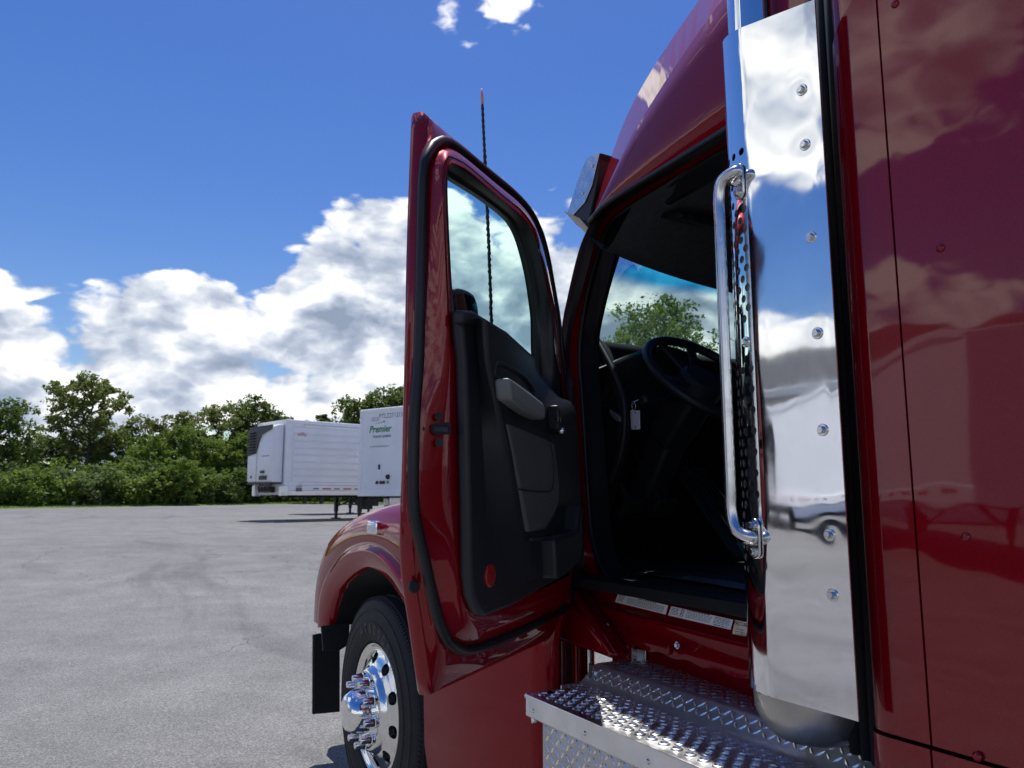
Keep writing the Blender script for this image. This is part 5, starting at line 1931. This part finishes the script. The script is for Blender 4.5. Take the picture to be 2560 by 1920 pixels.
# ---- fender, liner, hood, bumper
arch = [(4.257, .774), (4.216, .862), (4.11, .982), (3.89, 1.082), (3.686, 1.134), (3.519, 1.127), (3.36, 1.092), (3.195, 1.02), (3.03, .90), (2.94, .75), (2.92, .60)]
lip = [(4.396, .754), (4.396, .878), (4.327, .998), (4.177, 1.084), (3.98, 1.18), (3.69, 1.224), (3.457, 1.207), (3.2, 1.12), (2.98, 1.0), (2.84, .85), (2.80, .65)]
topc = [(4.73, .77), (4.71, 1.035), (4.60, 1.187), (4.45, 1.276), (4.21, 1.355), (3.89, 1.417), (3.53, 1.454), (3.2, 1.47), (2.95, 1.46), (2.75, 1.42), (2.62, 1.35)]


def crv(pts, Y): return resample(catmull([Vector((x, Y - max(0, 3.1 - x) * .30, z)) for x, z in pts], 6), 48)


ar, li, tp = crv(arch, -1.352), crv(lip, -1.325), crv(topc, -1.47)
rows = [[p + Vector((0, -.03, 0)) for p in ar], ar, [a.lerp(b, .12) + Vector((0, .012, 0)) for a, b in zip(ar, li)], [a.lerp(b, .9) + Vector((0, .004, 0)) for a, b in zip(ar, li)], li,
        [a.lerp(b, .10) + Vector((0, -.016, 0)) for a, b in zip(li, tp)], [a.lerp(b, .22) + Vector((0, .004, 0)) for a, b in zip(li, tp)],
        [a.lerp(b, .50) + Vector((0, .045, 0)) for a, b in zip(li, tp)], [a.lerp(b, .78) + Vector((0, .050, .006)) for a, b in zip(li, tp)],
        [a.lerp(b, .93) + Vector((0, .025, .006)) for a, b in zip(li, tp)], tp,
        [p + Vector((-.01, -.10, .02)) for p in tp], [Vector((p.x - .02, -1.78, p.z + .02)) for p in tp]]
fen = MB().loft(rows).build('front_fender', 'red_paint', tk, smooth=True)
MB().loft([[p + Vector((0, -.012, 0)) for p in ar], [p + Vector((0, -.55, .02)) for p in ar]]).build('wheel_arch_liner', 'interior_black', tk, smooth=True)
MB().box((3.6, -1.95, .85), (1.5, .05, .7)).build('chassis_rail', 'interior_black', tk)
mc = Vector((3.60, -1.345, 1.333))
ml = MB().box(mc, (.13, .03, .062)).build('marker_lamp', 'chrome', fen, bevel=.008, seg=3)
MB().box(mc + Vector((0, .014, .0)), (.085, .012, .036)).build('lamp_lens', 'lamp_clear', ml, bevel=.006, seg=3)
mb = MB()
mb.lathe((4.62, -1.50, 1.10), (.75, .6, 0), [(-.06, .10), (.02, .09), (.05, .06), (.06, .0001)], 22)
mb.build('headlamp', 'lamp_clear', fen, auto=40)
hrow = []
for k in range(15):
    t = k / 14
    x = 2.62 + 2.1 * t
    zc = 1.98 - .34 * t - .16 * t ** 3
    hw = .70 - .10 * t
    row = []
    for j in range(17):
        u = (j - 8) / 8
        row.append(Vector((x, CL + hw * u, zc - .10 * abs(u) ** 2.4 - (.42 * max(0, abs(u) - .86) / .14 if abs(u) > .86 else 0))))
    hrow.append(row)
hrow.append([p + Vector((.06, 0, -.12)) for p in hrow[-1]])
hrow.append([Vector((p.x, p.y, .8)) for p in hrow[-1]])
MB().loft(hrow).build('hood', 'red_paint', tk, smooth=True)
far_f = [[mirror_y(p) for p in r] for r in rows]
MB().loft(far_f).build('front_fender', 'red_paint', tk, smooth=True)
MB().box((4.76, CL, .62), (.28, 1.95, .40)).build('bumper', 'chrome', tk, bevel=.06, seg=4)
MB().prism([oX(q, 4.42) for q in [(783, 1588), (800, 1584), (850, 1592), (850, 1780), (782, 1786)]], (.02, 0, 0)).build('splash_flap', 'rubber', tk, bevel=.003)
MB().prism([oX(q, 4.22) for q in [(803, 1566), (875, 1556), (872, 1612), (850, 1626), (808, 1628)]], (.015, 0, 0)).build('splash_shield', 'rubber', tk, bevel=.003)
fw = MB().lathe((HUBX, 2 * CL - RY, HUBZ), (0, -1, 0), [(-.25, .29), (-.26, .45), (-.2, .505), (-.05, .507), (0, .49), (.03, .40), (.03, .30), (-.02, .28)], 40).build('front_wheel', 'tyre_rubber', tk, auto=40)

# ---- key tag hanging from the ignition lock
tg = thing('key_tag', 'small white key tag hanging from the ignition below the steering column', 'tag', tuple(K((1588, 1045), .22)))
kz = .22
MB().prism([K(q, kz) for q in [(1577, 1026), (1600, 1026), (1601, 1073), (1579, 1074)]], CN * .003).build('tag_plate', 'tag_white', tg, bevel=.001)
for q in ((1588, 1031), (1589, 1067)):
    MB().lathe(K(q, kz - .0032), CN, [(0, .0032), (.0008, .0032), (.0009, .0001)], 12).build('tag_hole', 'ink', tg)
ck = K((1585, 1015), kz)
MB().tube([ck + Vector((math.cos(t) * .010, .001, math.sin(t) * .014)) for t in [k * math.pi / 8 for k in range(16)]], .0018, 8, closed=True).build('key_ring', 'steel_tube', tg, smooth=True)
MB().bar(K((1583, 1008), kz), K((1600, 1000), kz + .05), .012, .008).build('key', 'steel_tube', tg, bevel=.002)
